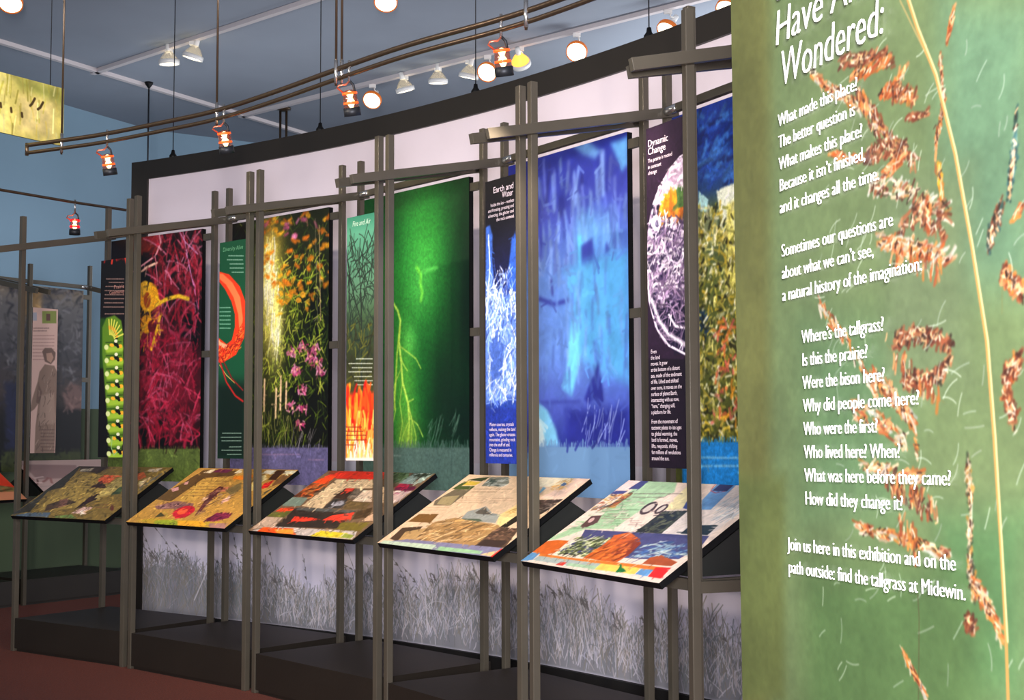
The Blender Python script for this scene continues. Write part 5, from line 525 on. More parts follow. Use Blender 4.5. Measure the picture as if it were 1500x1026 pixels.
'tallgrass': {'size':[1.05,2.5],'res':(700,1667),'ops':[('F',(108,126,80)),('P',(106,108,58),.0816,[(-.009,-.013),(.157,.018),(.09,.768),(-.075,.789)]),('P',(98,128,84),.1792,[(.24,.369),(.509,.38),(.497,.498),(.228,.502)]),('P',(102,134,98),.1219,[(.629,.189),(.823,.216),(.804,.37),(.609,.359)]),('P',(108,124,84),.1079,[(.485,.279),(.677,.296),(.663,.417),(.471,.413)]),('P',(86,124,76),.1202,[(.594,.496),(.764,.493),(.752,.589),(.582,.601)]),('P',(84,112,64),.1423,[(.224,.535),(.68,.521),(.668,.623),(.212,.662)]),('P',(98,108,58),.0524,[(-.009,.475),(.163,.474),(.149,.632),(-.023,.644)]),('N',.07,.15,7),('N',.035,.012,8),('L',(200,165,100),.002,[(.616,.235),(.578,.208),(.531,.175)],.0015),('L',(120,120,70),.0014,[(.366,.195),(.439,.201),(.493,.206),(.51,.212)],.0011),('S',[(115,55,35),(90,45,35),(150,80,50),(175,110,70)],85,[(.366,.191),(.439,.197),(.494,.202),(.51,.208),(.51,.216),(.493,.21),(.438,.205),(.365,.199)],.0173,.0056,20,30,.3,81),('S',[(235,215,180),(60,35,25),(240,190,130)],40,[(.366,.191),(.439,.197),(.494,.202),(.51,.208),(.51,.216),(.493,.21),(.438,.205),(.365,.199)],.0084,.0031,20,60,.3,581),('L',(120,120,70),.0014,[(.4,.207),(.456,.21),(.502,.209)],.0011),('S',[(205,120,50),(190,90,40),(225,150,90),(150,70,40)],40,[(.4,.205),(.457,.208),(.502,.207),(.501,.211),(.456,.213),(.4,.21)],.0202,.0056,25,15,.3,82),('S',[(235,215,180),(60,35,25),(240,190,130)],19,[(.4,.205),(.457,.208),(.502,.207),(.501,.211),(.456,.213),(.4,.21)],.0098,.0031,25,45,.3,582),('L',(120,120,70),.0014,[(.275,.191),(.33,.208),(.389,.222),(.444,.237)],.0012),('S',[(205,120,50),(190,90,40),(225,150,90),(150,70,40),(220,190,150),(200,200,180),(235,215,190),(180,120,60)],74,[(.275,.187),(.33,.204),(.389,.219),(.445,.234),(.444,.241),(.388,.226),(.33,.212),(.274,.195)],.0202,.0056,-35,20,.3,83),('S',[(235,215,180),(60,35,25),(240,190,130)],35,[(.275,.187),(.33,.204),(.389,.219),(.445,.234),(.444,.241),(.388,.226),(.33,.212),(.274,.195)],.0098,.0031,-35,50,.3,583),('L',(120,120,70),.0013,[(.408,.22),(.454,.238),(.488,.255)],.0011),('S',[(205,120,50),(190,90,40),(225,150,90),(150,70,40),(115,55,35),(90,45,35),(150,80,50),(175,110,70)],51,[(.409,.215),(.454,.234),(.488,.251),(.487,.26),(.453,.243),(.408,.224)],.0202,.0056,-60,25,.3,84),('S',[(235,215,180),(60,35,25),(240,190,130)],24,[(.409,.215),(.454,.234),(.488,.251),(.487,.26),(.453,.243),(.408,.224)],.0098,.0031,-60,55,.3,584),('L',(120,120,70),.0013,[(.473,.228),(.509,.227),(.54,.221)],.0011),('S',[(205,120,50),(190,90,40),(225,150,90),(150,70,40)],23,[(.473,.227),(.509,.225),(.54,.219),(.54,.223),(.508,.228),(.473,.23)],.0216,.0062,45,12,.3,85),('S',[(235,215,180),(60,35,25),(240,190,130)],11,[(.473,.227),(.509,.225),(.54,.219),(.54,.223),(.508,.228),(.473,.23)],.0105,.0035,45,42,.3,585),('L',(120,120,70),.0013,[(.491,.23),(.525,.233),(.561,.241)],.0011),('S',[(115,55,35),(90,45,35),(150,80,50),(175,110,70),(205,120,50),(190,90,40),(225,150,90),(150,70,40)],57,[(.491,.226),(.526,.229),(.562,.237),(.561,.245),(.525,.237),(.49,.234)],.0158,.0056,60,50,.3,86),('S',[(235,215,180),(60,35,25),(240,190,130)],27,[(.491,.226),(.526,.229),(.562,.237),(.561,.245),(.525,.237),(.49,.234)],.0077,.0031,60,80,.3,586),('L',(120,120,70),.0013,[(.54,.25),(.565,.252),(.59,.252)],.0011),('S',[(115,55,35),(90,45,35),(150,80,50),(175,110,70)],20,[(.541,.249),(.565,.251),(.59,.251),(.59,.254),(.565,.254),(.54,.252)],.0144,.0056,15,20,.3,87),('S',[(235,215,180),(60,35,25),(240,190,130)],9,[(.541,.249),(.565,.251),(.59,.251),(.59,.254),(.565,.254),(.54,.252)],.007,.0031,15,50,.3,587),('L',(120,120,70),.0013,[(.444,.242),(.487,.26),(.538,.275),(.562,.282)],.0011),('S',[(220,190,150),(200,200,180),(235,215,190),(180,120,60),(115,55,35),(90,45,35),(150,80,50),(175,110,70)],85,[(.445,.236),(.488,.253),(.538,.269),(.563,.276),(.561,.287),(.537,.281),(.487,.266),(.443,.248)],.0144,.0043,-50,50,.3,88),('S',[(235,215,180),(60,35,25),(240,190,130)],40,[(.445,.236),(.488,.253),(.538,.269),(.563,.276),(.561,.287),(.537,.281),(.487,.266),(.443,.248)],.007,.0024,-50,80,.3,588),('L',(120,120,70),.0013,[(.432,.265),(.487,.266),(.538,.269)],.0011),('S',[(115,55,35),(90,45,35),(150,80,50),(175,110,70)],74,[(.433,.26),(.487,.261),(.539,.264),(.538,.274),(.486,.271),(.432,.271)],.0158,.0056,40,60,.3,89),('S',[(235,215,180),(60,35,25),(240,190,130)],35,[(.433,.26),(.487,.261),(.539,.264),(.538,.274),(.486,.271),(.432,.271)],.0077,.0031,40,90,.3,589),('L',(120,120,70),.0014,[(.326,.252),(.375,.261),(.417,.265)],.0012),('S',[(205,120,50),(190,90,40),(225,150,90),(150,70,40)],23,[(.326,.25),(.375,.259),(.417,.263),(.417,.267),(.375,.263),(.325,.254)],.0187,.0062,-10,20,.3,90),('S',[(235,215,180),(60,35,25),(240,190,130)],11,[(.326,.25),(.375,.259),(.417,.263),(.417,.267),(.375,.263),(.325,.254)],.0091,.0035,-10,50,.3,590),('L',(120,120,70),.0013,[(.476,.28),(.52,.278),(.53,.272)],.0011),('S',[(205,120,50),(190,90,40),(225,150,90),(150,70,40)],30,[(.477,.277),(.521,.275),(.53,.269),(.529,.275),(.52,.281),(.476,.284)],.0187,.0056,30,30,.3,91),('S',[(235,215,180),(60,35,25),(240,190,130)],14,[(.477,.277),(.521,.275),(.53,.269),(.529,.275),(.52,.281),(.476,.284)],.0091,.0031,30,60,.3,591),('L',(120,120,70),.0013,[(.439,.285),(.502,.291),(.568,.303),(.637,.319)],.0011),('S',[(115,55,35),(90,45,35),(150,80,50),(175,110,70),(220,190,150),(200,200,180),(235,215,190),(180,120,60),(70,60,40)],119,[(.44,.279),(.502,.285),(.569,.297),(.638,.313),(.636,.324),(.567,.309),(.501,.297),(.439,.291)],.0158,.005,20,50,.3,92),('S',[(235,215,180),(60,35,25),(240,190,130)],56,[(.44,.279),(.502,.285),(.569,.297),(.638,.313),(.636,.324),(.567,.309),(.501,.297),(.439,.291)],.0077,.0028,20,80,.3,592),('L',(120,120,70),.0013,[(.516,.318),(.559,.312),(.62,.33)],.0011),('S',[(115,55,35),(90,45,35),(150,80,50),(175,110,70)],51,[(.517,.313),(.559,.307),(.621,.325),(.62,.334),(.558,.317),(.515,.323)],.0173,.0056,50,50,.3,93),('S',[(235,215,180),(60,35,25),(240,190,130)],24,[(.517,.313),(.559,.307),(.621,.325),(.62,.334),(.558,.317),(.515,.323)],.0084,.0031,50,80,.3,593),('L',(120,120,70),.0012,[(.583,.308),(.585,.321)],.001),('S',[(205,120,50),(190,90,40),(225,150,90),(150,70,40)],17,[(.584,.306),(.586,.318),(.585,.324),(.583,.311)],.0216,.0068,85,12,.3,94),('S',[(235,215,180),(60,35,25),(240,190,130)],8,[(.584,.306),(.586,.318),(.585,.324),(.583,.311)],.0105,.0038,85,42,.3,594),('L',(120,120,70),.0013,[(.463,.322),(.515,.329),(.564,.335),(.642,.344)],.0011),('S',[(205,120,50),(190,90,40),(225,150,90),(150,70,40),(220,190,150),(200,200,180),(235,215,190),(180,120,60)],119,[(.463,.317),(.515,.324),(.565,.33),(.642,.34),(.641,.349),(.564,.34),(.514,.334),(.462,.327)],.0187,.0056,10,35,.3,95),('S',[(235,215,180),(60,35,25),(240,190,130)],56,[(.463,.317),(.515,.324),(.565,.33),(.642,.34),(.641,.349),(.564,.34),(.514,.334),(.462,.327)],.0091,.0031,10,65,.3,595),('L',(120,120,70),.0013,[(.489,.332),(.611,.349)],.0011),('S',[(205,120,50),(190,90,40),(225,150,90),(150,70,40)],27,[(.489,.326),(.611,.343),(.61,.356),(.488,.339)],.0187,.005,85,15,.3,96),('S',[(235,215,180),(60,35,25),(240,190,130)],12,[(.489,.326),(.611,.343),(.61,.356),(.488,.339)],.0091,.0028,85,45,.3,596),('L',(120,120,70),.0012,[(.655,.2),(.642,.211)],.001),('S',[(205,120,50),(190,90,40),(225,150,90),(150,70,40)],17,[(.655,.197),(.642,.208),(.641,.214),(.655,.204)],.0216,.005,70,12,.3,97),('S',[(235,215,180),(60,35,25),(240,190,130)],8,[(.655,.197),(.642,.208),(.641,.214),(.655,.204)],.0105,.0028,70,42,.3,597),('L',(120,120,70),.0012,[(.622,.221),(.629,.251),(.607,.273),(.604,.294)],.001),('S',[(205,120,50),(190,90,40),(225,150,90),(150,70,40),(115,55,35),(90,45,35),(150,80,50),(175,110,70),(220,190,150),(200,200,180),(235,215,190),(180,120,60)],102,[(.622,.218),(.63,.248),(.607,.271),(.605,.291),(.604,.296),(.606,.276),(.629,.253),(.622,.223)],.0144,.0037,85,20,.3,98),('S',[(235,215,180),(60,35,25),(240,190,130)],48,[(.622,.218),(.63,.248),(.607,.271),(.605,.291),(.604,.296),(.606,.276),(.629,.253),(.622,.223)],.007,.0021,85,50,.3,598),('L',(120,120,70),.0012,[(.612,.29),(.618,.307)],.001),('S',[(235,160,40),(205,120,40)],17,[(.613,.288),(.619,.305),(.618,.309),(.612,.293)],.0216,.0062,88,8,.3,99),('S',[(235,215,180),(60,35,25),(240,190,130)],8,[(.613,.288),(.619,.305),(.618,.309),(.612,.293)],.0105,.0035,88,38,.3,599),('L',(120,120,70),.0014,[(.284,.354),(.353,.378),(.403,.4),(.452,.425)],.0012),('S',[(220,190,150),(200,200,180),(235,215,190),(180,120,60),(205,120,50),(190,90,40),(225,150,90),(150,70,40)],74,[(.285,.35),(.354,.374),(.404,.396),(.453,.421),(.452,.43),(.403,.404),(.353,.383),(.284,.359)],.0173,.0043,-55,25,.3,100),('S',[(235,215,180),(60,35,25),(240,190,130)],35,[(.285,.35),(.354,.374),(.404,.396),(.453,.421),(.452,.43),(.403,.404),(.353,.383),(.284,.359)],.0084,.0024,-55,55,.3,600),('L',(120,120,70),.0013,[(.491,.388),(.551,.386),(.613,.392),(.633,.399),(.611,.41),(.556,.415),(.514,.412)],.0011),('S',[(115,55,35),(90,45,35),(150,80,50),(175,110,70),(60,45,35)],204,[(.492,.383),(.551,.381),(.614,.388),(.633,.394),(.612,.406),(.556,.41),(.515,.407),(.514,.416),(.555,.419),(.611,.414),(.632,.403),(.613,.396),(.55,.39),(.491,.392)],.0158,.0056,30,60,.3,101),('S',[(235,215,180),(60,35,25),(240,190,130)],96,[(.492,.383),(.551,.381),(.614,.388),(.633,.394),(.612,.406),(.556,.41),(.515,.407),(.514,.416),(.555,.419),(.611,.414),(.632,.403),(.613,.396),(.55,.39),(.491,.392)],.0077,.0031,30,90,.3,601),('L',(120,120,70),.0013,[(.436,.405),(.488,.422),(.537,.439),(.543,.456)],.0011),('S',[(205,120,50),(190,90,40),(225,150,90),(150,70,40),(220,190,150),(200,200,180),(235,215,190),(180,120,60)],102,[(.437,.4),(.488,.417),(.537,.434),(.544,.451),(.542,.461),(.536,.444),(.487,.427),(.436,.411)],.0173,.005,-60,40,.3,102),('S',[(235,215,180),(60,35,25),(240,190,130)],48,[(.437,.4),(.488,.417),(.537,.434),(.544,.451),(.542,.461),(.536,.444),(.487,.427),(.436,.411)],.0084,.0028,-60,70,.3,602),('L',(120,120,70),.0013,[(.474,.389),(.523,.408),(.609,.428)],.0011),('S',[(205,120,50),(190,90,40),(225,150,90),(150,70,40)],23,[(.475,.381),(.524,.399),(.61,.42),(.609,.436),(.522,.416),(.473,.398)],.0202,.0056,85,15,.3,103),('S',[(235,215,180),(60,35,25),(240,190,130)],11,[(.475,.381),(.524,.399),(.61,.42),(.609,.436),(.522,.416),(.473,.398)],.0098,.0031,85,45,.3,603),('L',(120,120,70),.0013,[(.378,.428),(.451,.437),(.519,.451)],.0011),('S',[(205,120,50),(190,90,40),(225,150,90),(150,70,40),(220,190,150),(200,200,180),(235,215,190),(180,120,60)],68,[(.378,.422),(.451,.431),(.519,.446),(.518,.457),(.45,.443),(.377,.435)],.0173,.005,-20,40,.3,104),('S',[(235,215,180),(60,35,25),(240,190,130)],32,[(.378,.422),(.451,.431),(.519,.446),(.518,.457),(.45,.443),(.377,.435)],.0084,.0028,-20,70,.3,604),('L',(120,120,70),.0013,[(.397,.464),(.465,.468),(.549,.472)],.0011),('S',[(205,120,50),(190,90,40),(225,150,90),(150,70,40),(220,190,150),(200,200,180),(235,215,190),(180,120,60)],57,[(.397,.46),(.466,.464),(.55,.468),(.549,.476),(.465,.472),(.396,.468)],.0187,.0056,10,20,.3,105),('S',[(235,215,180),(60,35,25),(240,190,130)],27,[(.397,.46),(.466,.464),(.55,.468),(.549,.476),(.465,.472),(.396,.468)],.0091,.0031,10,50,.3,605),('L',(120,120,70),.0013,[(.465,.473),(.532,.485),(.587,.494)],.0011),('S',[(205,120,50),(190,90,40),(225,150,90),(150,70,40),(115,55,35),(90,45,35),(150,80,50),(175,110,70)],57,[(.466,.466),(.532,.478),(.587,.488),(.586,.5),(.531,.491),(.464,.479)],.0173,.005,80,30,.3,106),('S',[(235,215,180),(60,35,25),(240,190,130)],27,[(.466,.466),(.532,.478),(.587,.488),(.586,.5),(.531,.491),(.464,.479)],.0084,.0028,80,60,.3,606),('L',(120,120,70),.0013,[(.379,.505),(.461,.509),(.545,.511),(.607,.517)],.0011),('S',[(205,120,50),(190,90,40),(225,150,90),(150,70,40),(220,190,150),(200,200,180),(235,215,190),(180,120,60)],85,[(.38,.501),(.461,.505),(.545,.508),(.607,.514),(.607,.52),(.545,.514),(.461,.512),(.379,.508)],.0187,.005,-12,20,.3,107),('S',[(235,215,180),(60,35,25),(240,190,130)],40,[(.38,.501),(.461,.505),(.545,.508),(.607,.514),(.607,.52),(.545,.514),(.461,.512),(.379,.508)],.0091,.0028,-12,50,.3,607),('L',(120,120,70),.0013,[(.497,.498),(.536,.517)],.0011),('S',[(205,120,50),(190,90,40),(225,150,90),(150,70,40)],20,[(.498,.489),(.537,.509),(.535,.525),(.496,.506)],.0202,.0056,85,10,.3,108),('S',[(235,215,180),(60,35,25),(240,190,130)],9,[(.498,.489),(.537,.509),(.535,.525),(.496,.506)],.0098,.0031,85,40,.3,608),('L',(120,120,70),.0012,[(.655,.464),(.662,.491),(.652,.514),(.664,.537)],.001),('S',[(60,75,50),(200,140,60),(90,60,40),(220,200,160)],187,[(.656,.456),(.663,.483),(.653,.506),(.665,.529),(.663,.544),(.651,.522),(.661,.499),(.654,.472)],.0158,.005,80,30,.3,109),('S',[(235,215,180),(60,35,25),(240,190,130)],88,[(.656,.456),(.663,.483),(.653,.506),(.665,.529),(.663,.544),(.651,.522),(.661,.499),(.654,.472)],.0077,.0028,80,60,.3,609),('L',(120,120,70),.0012,[(.664,.533),(.691,.543),(.714,.557)],.001),('S',[(205,120,50),(190,90,40),(225,150,90),(150,70,40),(220,190,150),(200,200,180),(235,215,190),(180,120,60)],68,[(.665,.528),(.692,.539),(.715,.552),(.713,.561),(.691,.548),(.664,.537)],.0158,.005,-50,40,.3,110),('S',[(235,215,180),(60,35,25),(240,190,130)],32,[(.665,.528),(.692,.539),(.715,.552),(.713,.561),(.691,.548),(.664,.537)],.0077,.0028,-50,70,.3,610),('L',(120,120,70),.0012,[(.64,.551),(.661,.556)],.001),('S',[(115,55,35),(90,45,35),(150,80,50),(175,110,70)],23,[(.641,.548),(.662,.553),(.661,.559),(.64,.554)],.0173,.005,60,30,.3,111),('S',[(235,215,180),(60,35,25),(240,190,130)],11,[(.641,.548),(.662,.553),(.661,.559),(.64,.554)],.0084,.0028,60,60,.3,611),('L',(120,120,70),.0011,[(.777,.274),(.772,.293),(.759,.314)],.0009),('S',[(50,85,85),(70,110,105),(45,65,55),(120,150,130)],136,[(.778,.269),(.773,.287),(.759,.309),(.758,.32),(.771,.298),(.776,.279)],.0158,.005,75,30,.3,112),('S',[(235,215,180),(60,35,25),(240,190,130)],64,[(.778,.269),(.773,.287),(.759,.309),(.758,.32),(.771,.298),(.776,.279)],.0077,.0028,75,60,.3,612),('L',(120,120,70),.0011,[(.745,.321),(.722,.335),(.715,.34)],.0009),('S',[(50,85,85),(70,110,105),(45,65,55),(120,150,130),(115,55,35),(90,45,35),(150,80,50),(175,110,70)],85,[(.745,.316),(.723,.329),(.715,.334),(.714,.345),(.722,.34),(.744,.326)],.0158,.005,75,30,.3,113),('S',[(235,215,180),(60,35,25),(240,190,130)],40,[(.745,.316),(.723,.329),(.715,.334),(.714,.345),(.722,.34),(.744,.326)],.0077,.0028,75,60,.3,613),('L',(120,120,70),.0011,[(.778,.372),(.74,.359),(.737,.381)],.0009),('S',[(205,120,50),(190,90,40),(225,150,90),(150,70,40),(115,55,35),(90,45,35),(150,80,50),(175,110,70)],85,[(.779,.368),(.741,.355),(.738,.377),(.737,.385),(.74,.362),(.778,.376)],.0173,.0056,60,50,.3,114),('S',[(235,215,180),(60,35,25),(240,190,130)],40,[(.779,.368),(.741,.355),(.738,.377),(.737,.385),(.74,.362),(.778,.376)],.0084,.0031,60,80,.3,614),('L',(120,120,70),.0011,[(.767,.408),(.733,.419),(.757,.442)],.0009),('S',[(115,55,35),(90,45,35),(150,80,50),(175,110,70),(205,120,50),(190,90,40),(225,150,90),(150,70,40)],102,[(.768,.403),(.734,.414),(.758,.436),(.756,.447),(.732,.424),(.767,.414)],.0173,.0056,60,50,.3,115),('S',[(235,215,180),(60,35,25),(240,190,130)],48,[(.768,.403),(.734,.414),(.758,.436),(.756,.447),(.732,.424),(.767,.414)],.0084,.0031,60,80,.3,615),('L',(120,120,70),.0011,[(.784,.324),(.768,.329)],.0009),('S',[(205,120,50),(190,90,40),(225,150,90),(150,70,40)],10,[(.784,.322),(.768,.327),(.767,.332),(.784,.326)],.0173,.005,40,20,.3,116),('S',[(235,215,180),(60,35,25),(240,190,130)],4,[(.784,.322),(.768,.327),(.767,.332),(.784,.326)],.0084,.0028,40,50,.3,616),('S',[(215,225,200),(190,205,180)],150,[(.302,.172),(.795,.235),(.752,.587),(.259,.621)],.035,.0011,35,50,.5,117),('L',(205,150,80),.0064,[(.536,.162),(.571,.198),(.611,.232),(.649,.283),(.679,.339),(.704,.395),(.713,.449),(.72,.509),(.724,.56),(.724,.604)],.0016),('L',(246,216,150),.0034,[(.54,.163),(.574,.198),(.614,.232),(.652,.283),(.682,.34),(.707,.395),(.716,.449),(.722,.508),(.727,.56)],.0011),('L',(80,70,45),.0015,[(.535,.542),(.537,.556),(.53,.605)],.001),('L',(200,190,150),.0016,[(.488,.575),(.52,.589),(.554,.605)],.001),('L',(120,120,70),.0013,[(.496,.58),(.528,.593),(.551,.604)],.001),('S',[(220,190,150),(200,200,180),(235,215,190),(180,120,60),(205,120,50),(190,90,40),(225,150,90),(150,70,40)],40,[(.497,.578),(.528,.59),(.551,.601),(.551,.606),(.528,.595),(.496,.583)],.0158,.0037,-60,15,.3,118),('S',[(235,215,180),(60,35,25),(240,190,130)],19,[(.497,.578),(.528,.59),(.551,.601),(.551,.606),(.528,.595),(.496,.583)],.0077,.0021,-60,45,.3,618),('B',1)]},
'farphoto': {'size':[.99,1.713],'res':(220,380),'ops':[('F',(70,68,74)),('V',[(-.068,(150,130,100)),(.102,(95,92,92)),(.365,(60,58,62)),(.59,(60,50,48)),(.74,(14,12,14)),(.889,(8,8,10))]),('S',[(110,108,110),(45,44,50),(80,78,84)],260,[(.157,-.054),(1.086,-.107),(1.108,.508),(.181,.526)],.09,.02,60,80,.5,121),('P',(175,140,90),.0879,[(.334,-.064),(.515,-.074),(.526,.186),(.344,.193)]),('P',(30,34,60),.0864,[(.147,.527),(.394,.522),(.409,.887),(.162,.886)]),('P',(110,85,80),.0514,[(.779,.571),(.876,.513),(1.055,.548),(1.036,.662),(.845,.702)]),('P',(10,8,12),.0511,[(.708,.665),(1.114,.662),(1.122,.891),(.716,.889)]),('P',(52,58,28),0,[(.128,.893),(1.162,.898),(1.166,1.024),(.133,1.011)]),('G',(10,10,8),.897,70,.03,9),('J',500,.06,.02,.4,5),('B',3)]},  # warm patch near the top paints lamp glow into the print
'farstatue': {'size':[.26,1.274],'res':(110,540),'ops':[('F',(200,165,152)),('P',(120,130,60),.006,[(.369,.021),(.931,.012),(.941,.098),(.379,.106)]),('P',(90,60,50),.006,[(.531,.037),(.691,.035),(.696,.083),(.536,.085)]),('P',(150,150,160),.006,[(.002,.036),(.159,.034),(.166,.09),(.009,.092)]),('T',(120,95,90),(.041,.144),(.649,.136),.0096,2),('T',(120,95,90),(.043,.163),(.598,.155),.0096,3),('T',(150,115,110),(.021,.196),(.869,.185),.0078,6),('T',(150,115,110),(.023,.219),(.872,.209),.0078,7),('T',(150,115,110),(.026,.243),(.875,.233),.0078,8),('T',(150,115,110),(.029,.266),(.877,.257),.0078,9),('T',(150,115,110),(.032,.289),(.88,.28),.0078,10),('T',(150,115,110),(.034,.313),(.883,.304),.0078,11),('T',(150,115,110),(.037,.336),(.885,.328),.0078,12),('T',(150,115,110),(.04,.36),(.888,.352),.0078,13),('P',(105,82,72),.012,[(.401,.3),(.504,.275),(.771,.272),(.936,.304),(.915,.351),(.757,.386),(.515,.369)]),('P',(165,130,112),.006,[(.562,.312),(.775,.305),(.859,.338),(.756,.377),(.594,.359)]),('P',(128,104,90),.012,[(.517,.388),(.893,.395),(1.005,.436),(1.007,.698),(.961,1.006),(.17,1.037),(.197,.818),(.284,.663),(.131,.701),(-.023,.72),(.045,.631),(.241,.513),(.312,.442)]),('P',(105,82,72),.012,[(.267,.513),(.433,.582),(.337,.663),(.204,.654)]),('P',(150,125,110),.024,[(.383,.606),(.913,.58),(.991,.793),(.301,.813)]),('S',[(150,128,112),(100,80,70)],60,[(.312,.442),(.951,.437),(1.012,.982),(.219,1.004)],.05,.008,80,30,.3,131),('T',(90,70,65),(.41,.841),(.942,.84),.0084,8),('T',(90,70,65),(.413,.864),(.945,.864),.0084,9),('T',(90,70,65),(.415,.888),(.947,.888),.0084,10),('T',(90,70,65),(.418,.911),(.95,.911),.0084,11),('T',(90,70,65),(.421,.934),(.953,.935),.0084,12),('T',(90,70,65),(.423,.958),(.955,.959),.0084,13),('T',(90,70,65),(.426,.981),(.958,.982),.0084,14),('B',1)]}
}

# ------------------------------------------------------------------ materials
M_post = material('warm_grey_painted_steel', (88, 81, 69), 0.32, 0.35, 0.05, 200, 0.06, 8)
M_black = material('black_board', (10, 10, 10), 0.5, spec=0.25)
M_edge = material('black_edge', (7, 7, 8), 0.6, spec=0.2)
M_box = material('charcoal_laminate', (26, 27, 23), 0.55, var=0.1)
M_plinth = material('plinth_laminate', (29, 23, 16), 0.5, var=0.12, vscale=3, bump=0.05)
M_base = material('dark_base', (14, 12, 10), 0.7)
M_wall = material('off_white_wall_paint', (230, 216, 222), 0.8, bump=0.05, bscale=120, var=0.015)
M_header = material('dark_bronze_trim', (36, 31, 25), 0.5, var=0.05)
M_ceiling = material('blue_grey_ceiling', (140, 148, 160), 0.9, bump=0.1, bscale=80, var=0.04, vscale=1.5)
M_blue = material('blue_wall_paint', (128, 156, 174), 0.85, bump=0.06, bscale=90, var=0.03, vscale=1.2)
M_room = material('grey_wall_paint', (150, 150, 150), 0.9, var=0.03)
M_carpet = material('brick_red_carpet', (102, 40, 19), 0.95, bump=0.8, bscale=400, var=0.35, vscale=90)
M_track = material('white_track', (200, 192, 192), 0.5)
M_white = material('white_lamp_enamel', (232, 230, 225), 0.4)
M_bronze = material('bronze_tube', (98, 82, 66), 0.3, 0.8)
M_steel = material('brushed_steel', (180, 180, 178), 0.25, 0.9)
M_wire = material('dark_wire', (40, 42, 46), 0.5, 0.5)
M_text = material('white_lettering', (222, 220, 208), 0.5)
M_texts = material('pale_print_lettering', (226, 208, 214), 0.6)
M_lamp = emis('lamp_lens', (255, 240, 205), 4.0)
M_glow = emis('lamp_rim_glow', (255, 176, 70), 1.6)
M_rim = emis('lamp_rim_amber', (190, 96, 24), 0.55)
M_bulb = emis('halogen_bulb', (255, 225, 150), 9.0)
M_amber = emis('amber_glow', (255, 84, 22), 1.1)
M_redglow = emis('red_glow', (255, 12, 20), 2.5)
M_glassa = glass('amber_glass', (96, 48, 24), 0.5)
M_copper = material('copper_wire', (214, 120, 92), 0.35, 0.6)
M_clear = glass('clear_lamp_glass', (170, 165, 155), 0.45)

# ------------------------------------------------------------------ room
H = 5.2
room = [(-14.37, -3.1), (-4.42, 16.15), (7.0, 23.5), (7.0, -3.1)]


def slab(name, pts, z, mat, flip=False):
    bm = bmesh.new()
    lo = [bm.verts.new((x, y, z)) for x, y in pts]
    hi = [bm.verts.new((x, y, z + (0.1 if flip else -0.1))) for x, y in pts]
    bm.faces.new(lo)
    bm.faces.new(hi[::-1])
    n = len(pts)
    for i in range(n):
        j = (i + 1) % n
        bm.faces.new((lo[i], lo[j], hi[j], hi[i]))
    return struct(obj(name, bm, mat))


slab('floor', room, 0, M_carpet)
slab('ceiling', room, H, M_ceiling, True)
wm = {'wall_left': M_blue, 'wall_back': M_blue, 'wall_right': M_room, 'wall_front': M_room}
for (nm, m), i in zip(wm.items(), range(4)):
    a, b = Vector(room[i]), Vector(room[(i + 1) % 4])
    d = (b - a).normalized()
    nrm = Vector((-d.y, d.x))
    bm = bmesh.new()
    pts = [a, b, b + nrm * 0.12, a + nrm * 0.12]
    lo = [bm.verts.new((p.x, p.y, 0)) for p in pts]
    hi = [bm.verts.new((p.x, p.y, H)) for p in pts]
    bm.faces.new(lo[::-1]); bm.faces.new(hi)
    for k in range(4):
        j = (k + 1) % 4
        bm.faces.new((lo[k], lo[j], hi[j], hi[k]))
    struct(obj(nm, bm, m))

# ------------------------------------------------------------------ curved partition
CX, CY, R0 = -8.738, 0.185, 10.365
RW = R0 + 1.45


def arc_slab(name, a0, a1, r0, r1, z0, z1, mat, n=60, uv=False):
    bm = bmesh.new()
    uvl = bm.loops.layers.uv.new('uv') if uv else None
    rows = []
    for i in range(n + 1):
        a = math.radians(a0 + (a1 - a0) * i / n)
        c, s = math.cos(a), math.sin(a)
        rows.append([bm.verts.new((CX + r * c, CY + r * s, z)) for r, z in ((r0, z0), (r0, z1), (r1, z1), (r1, z0))])
    for i, (A, B) in enumerate(zip(rows, rows[1:])):
        for k in range(4):
            j = (k + 1) % 4
            f = bm.faces.new((A[k], A[j], B[j], B[k]))
            if uv:
                for lp in f.loops:
                    fi = i / n if lp.vert in A else (i + 1) / n
                    lp[uvl].uv = (fi, 0.0 if lp.vert in (A[0], A[3], B[0], B[3]) else 1.0)
    bm.faces.new(rows[0]); bm.faces.new(rows[-1][::-1])
    return obj(name, bm, mat)


A0, A1 = 60.18, 22.0
struct(arc_slab('wall_curved', A0, A1, RW, RW + 0.08, 0.0, 3.5, M_wall))
struct(arc_slab('trim_1', 61.0, A1, RW - 0.02, RW + 0.10, 3.46, 3.605, M_header))
struct(arc_slab('trim_2', 61.0, A0, RW - 0.02, RW + 0.10, 0.0, 3.46, M_header, 4))
struct(arc_slab('baseboard_curved', A0, A1, RW - 0.03, RW, 0.0, 0.08, M_base))

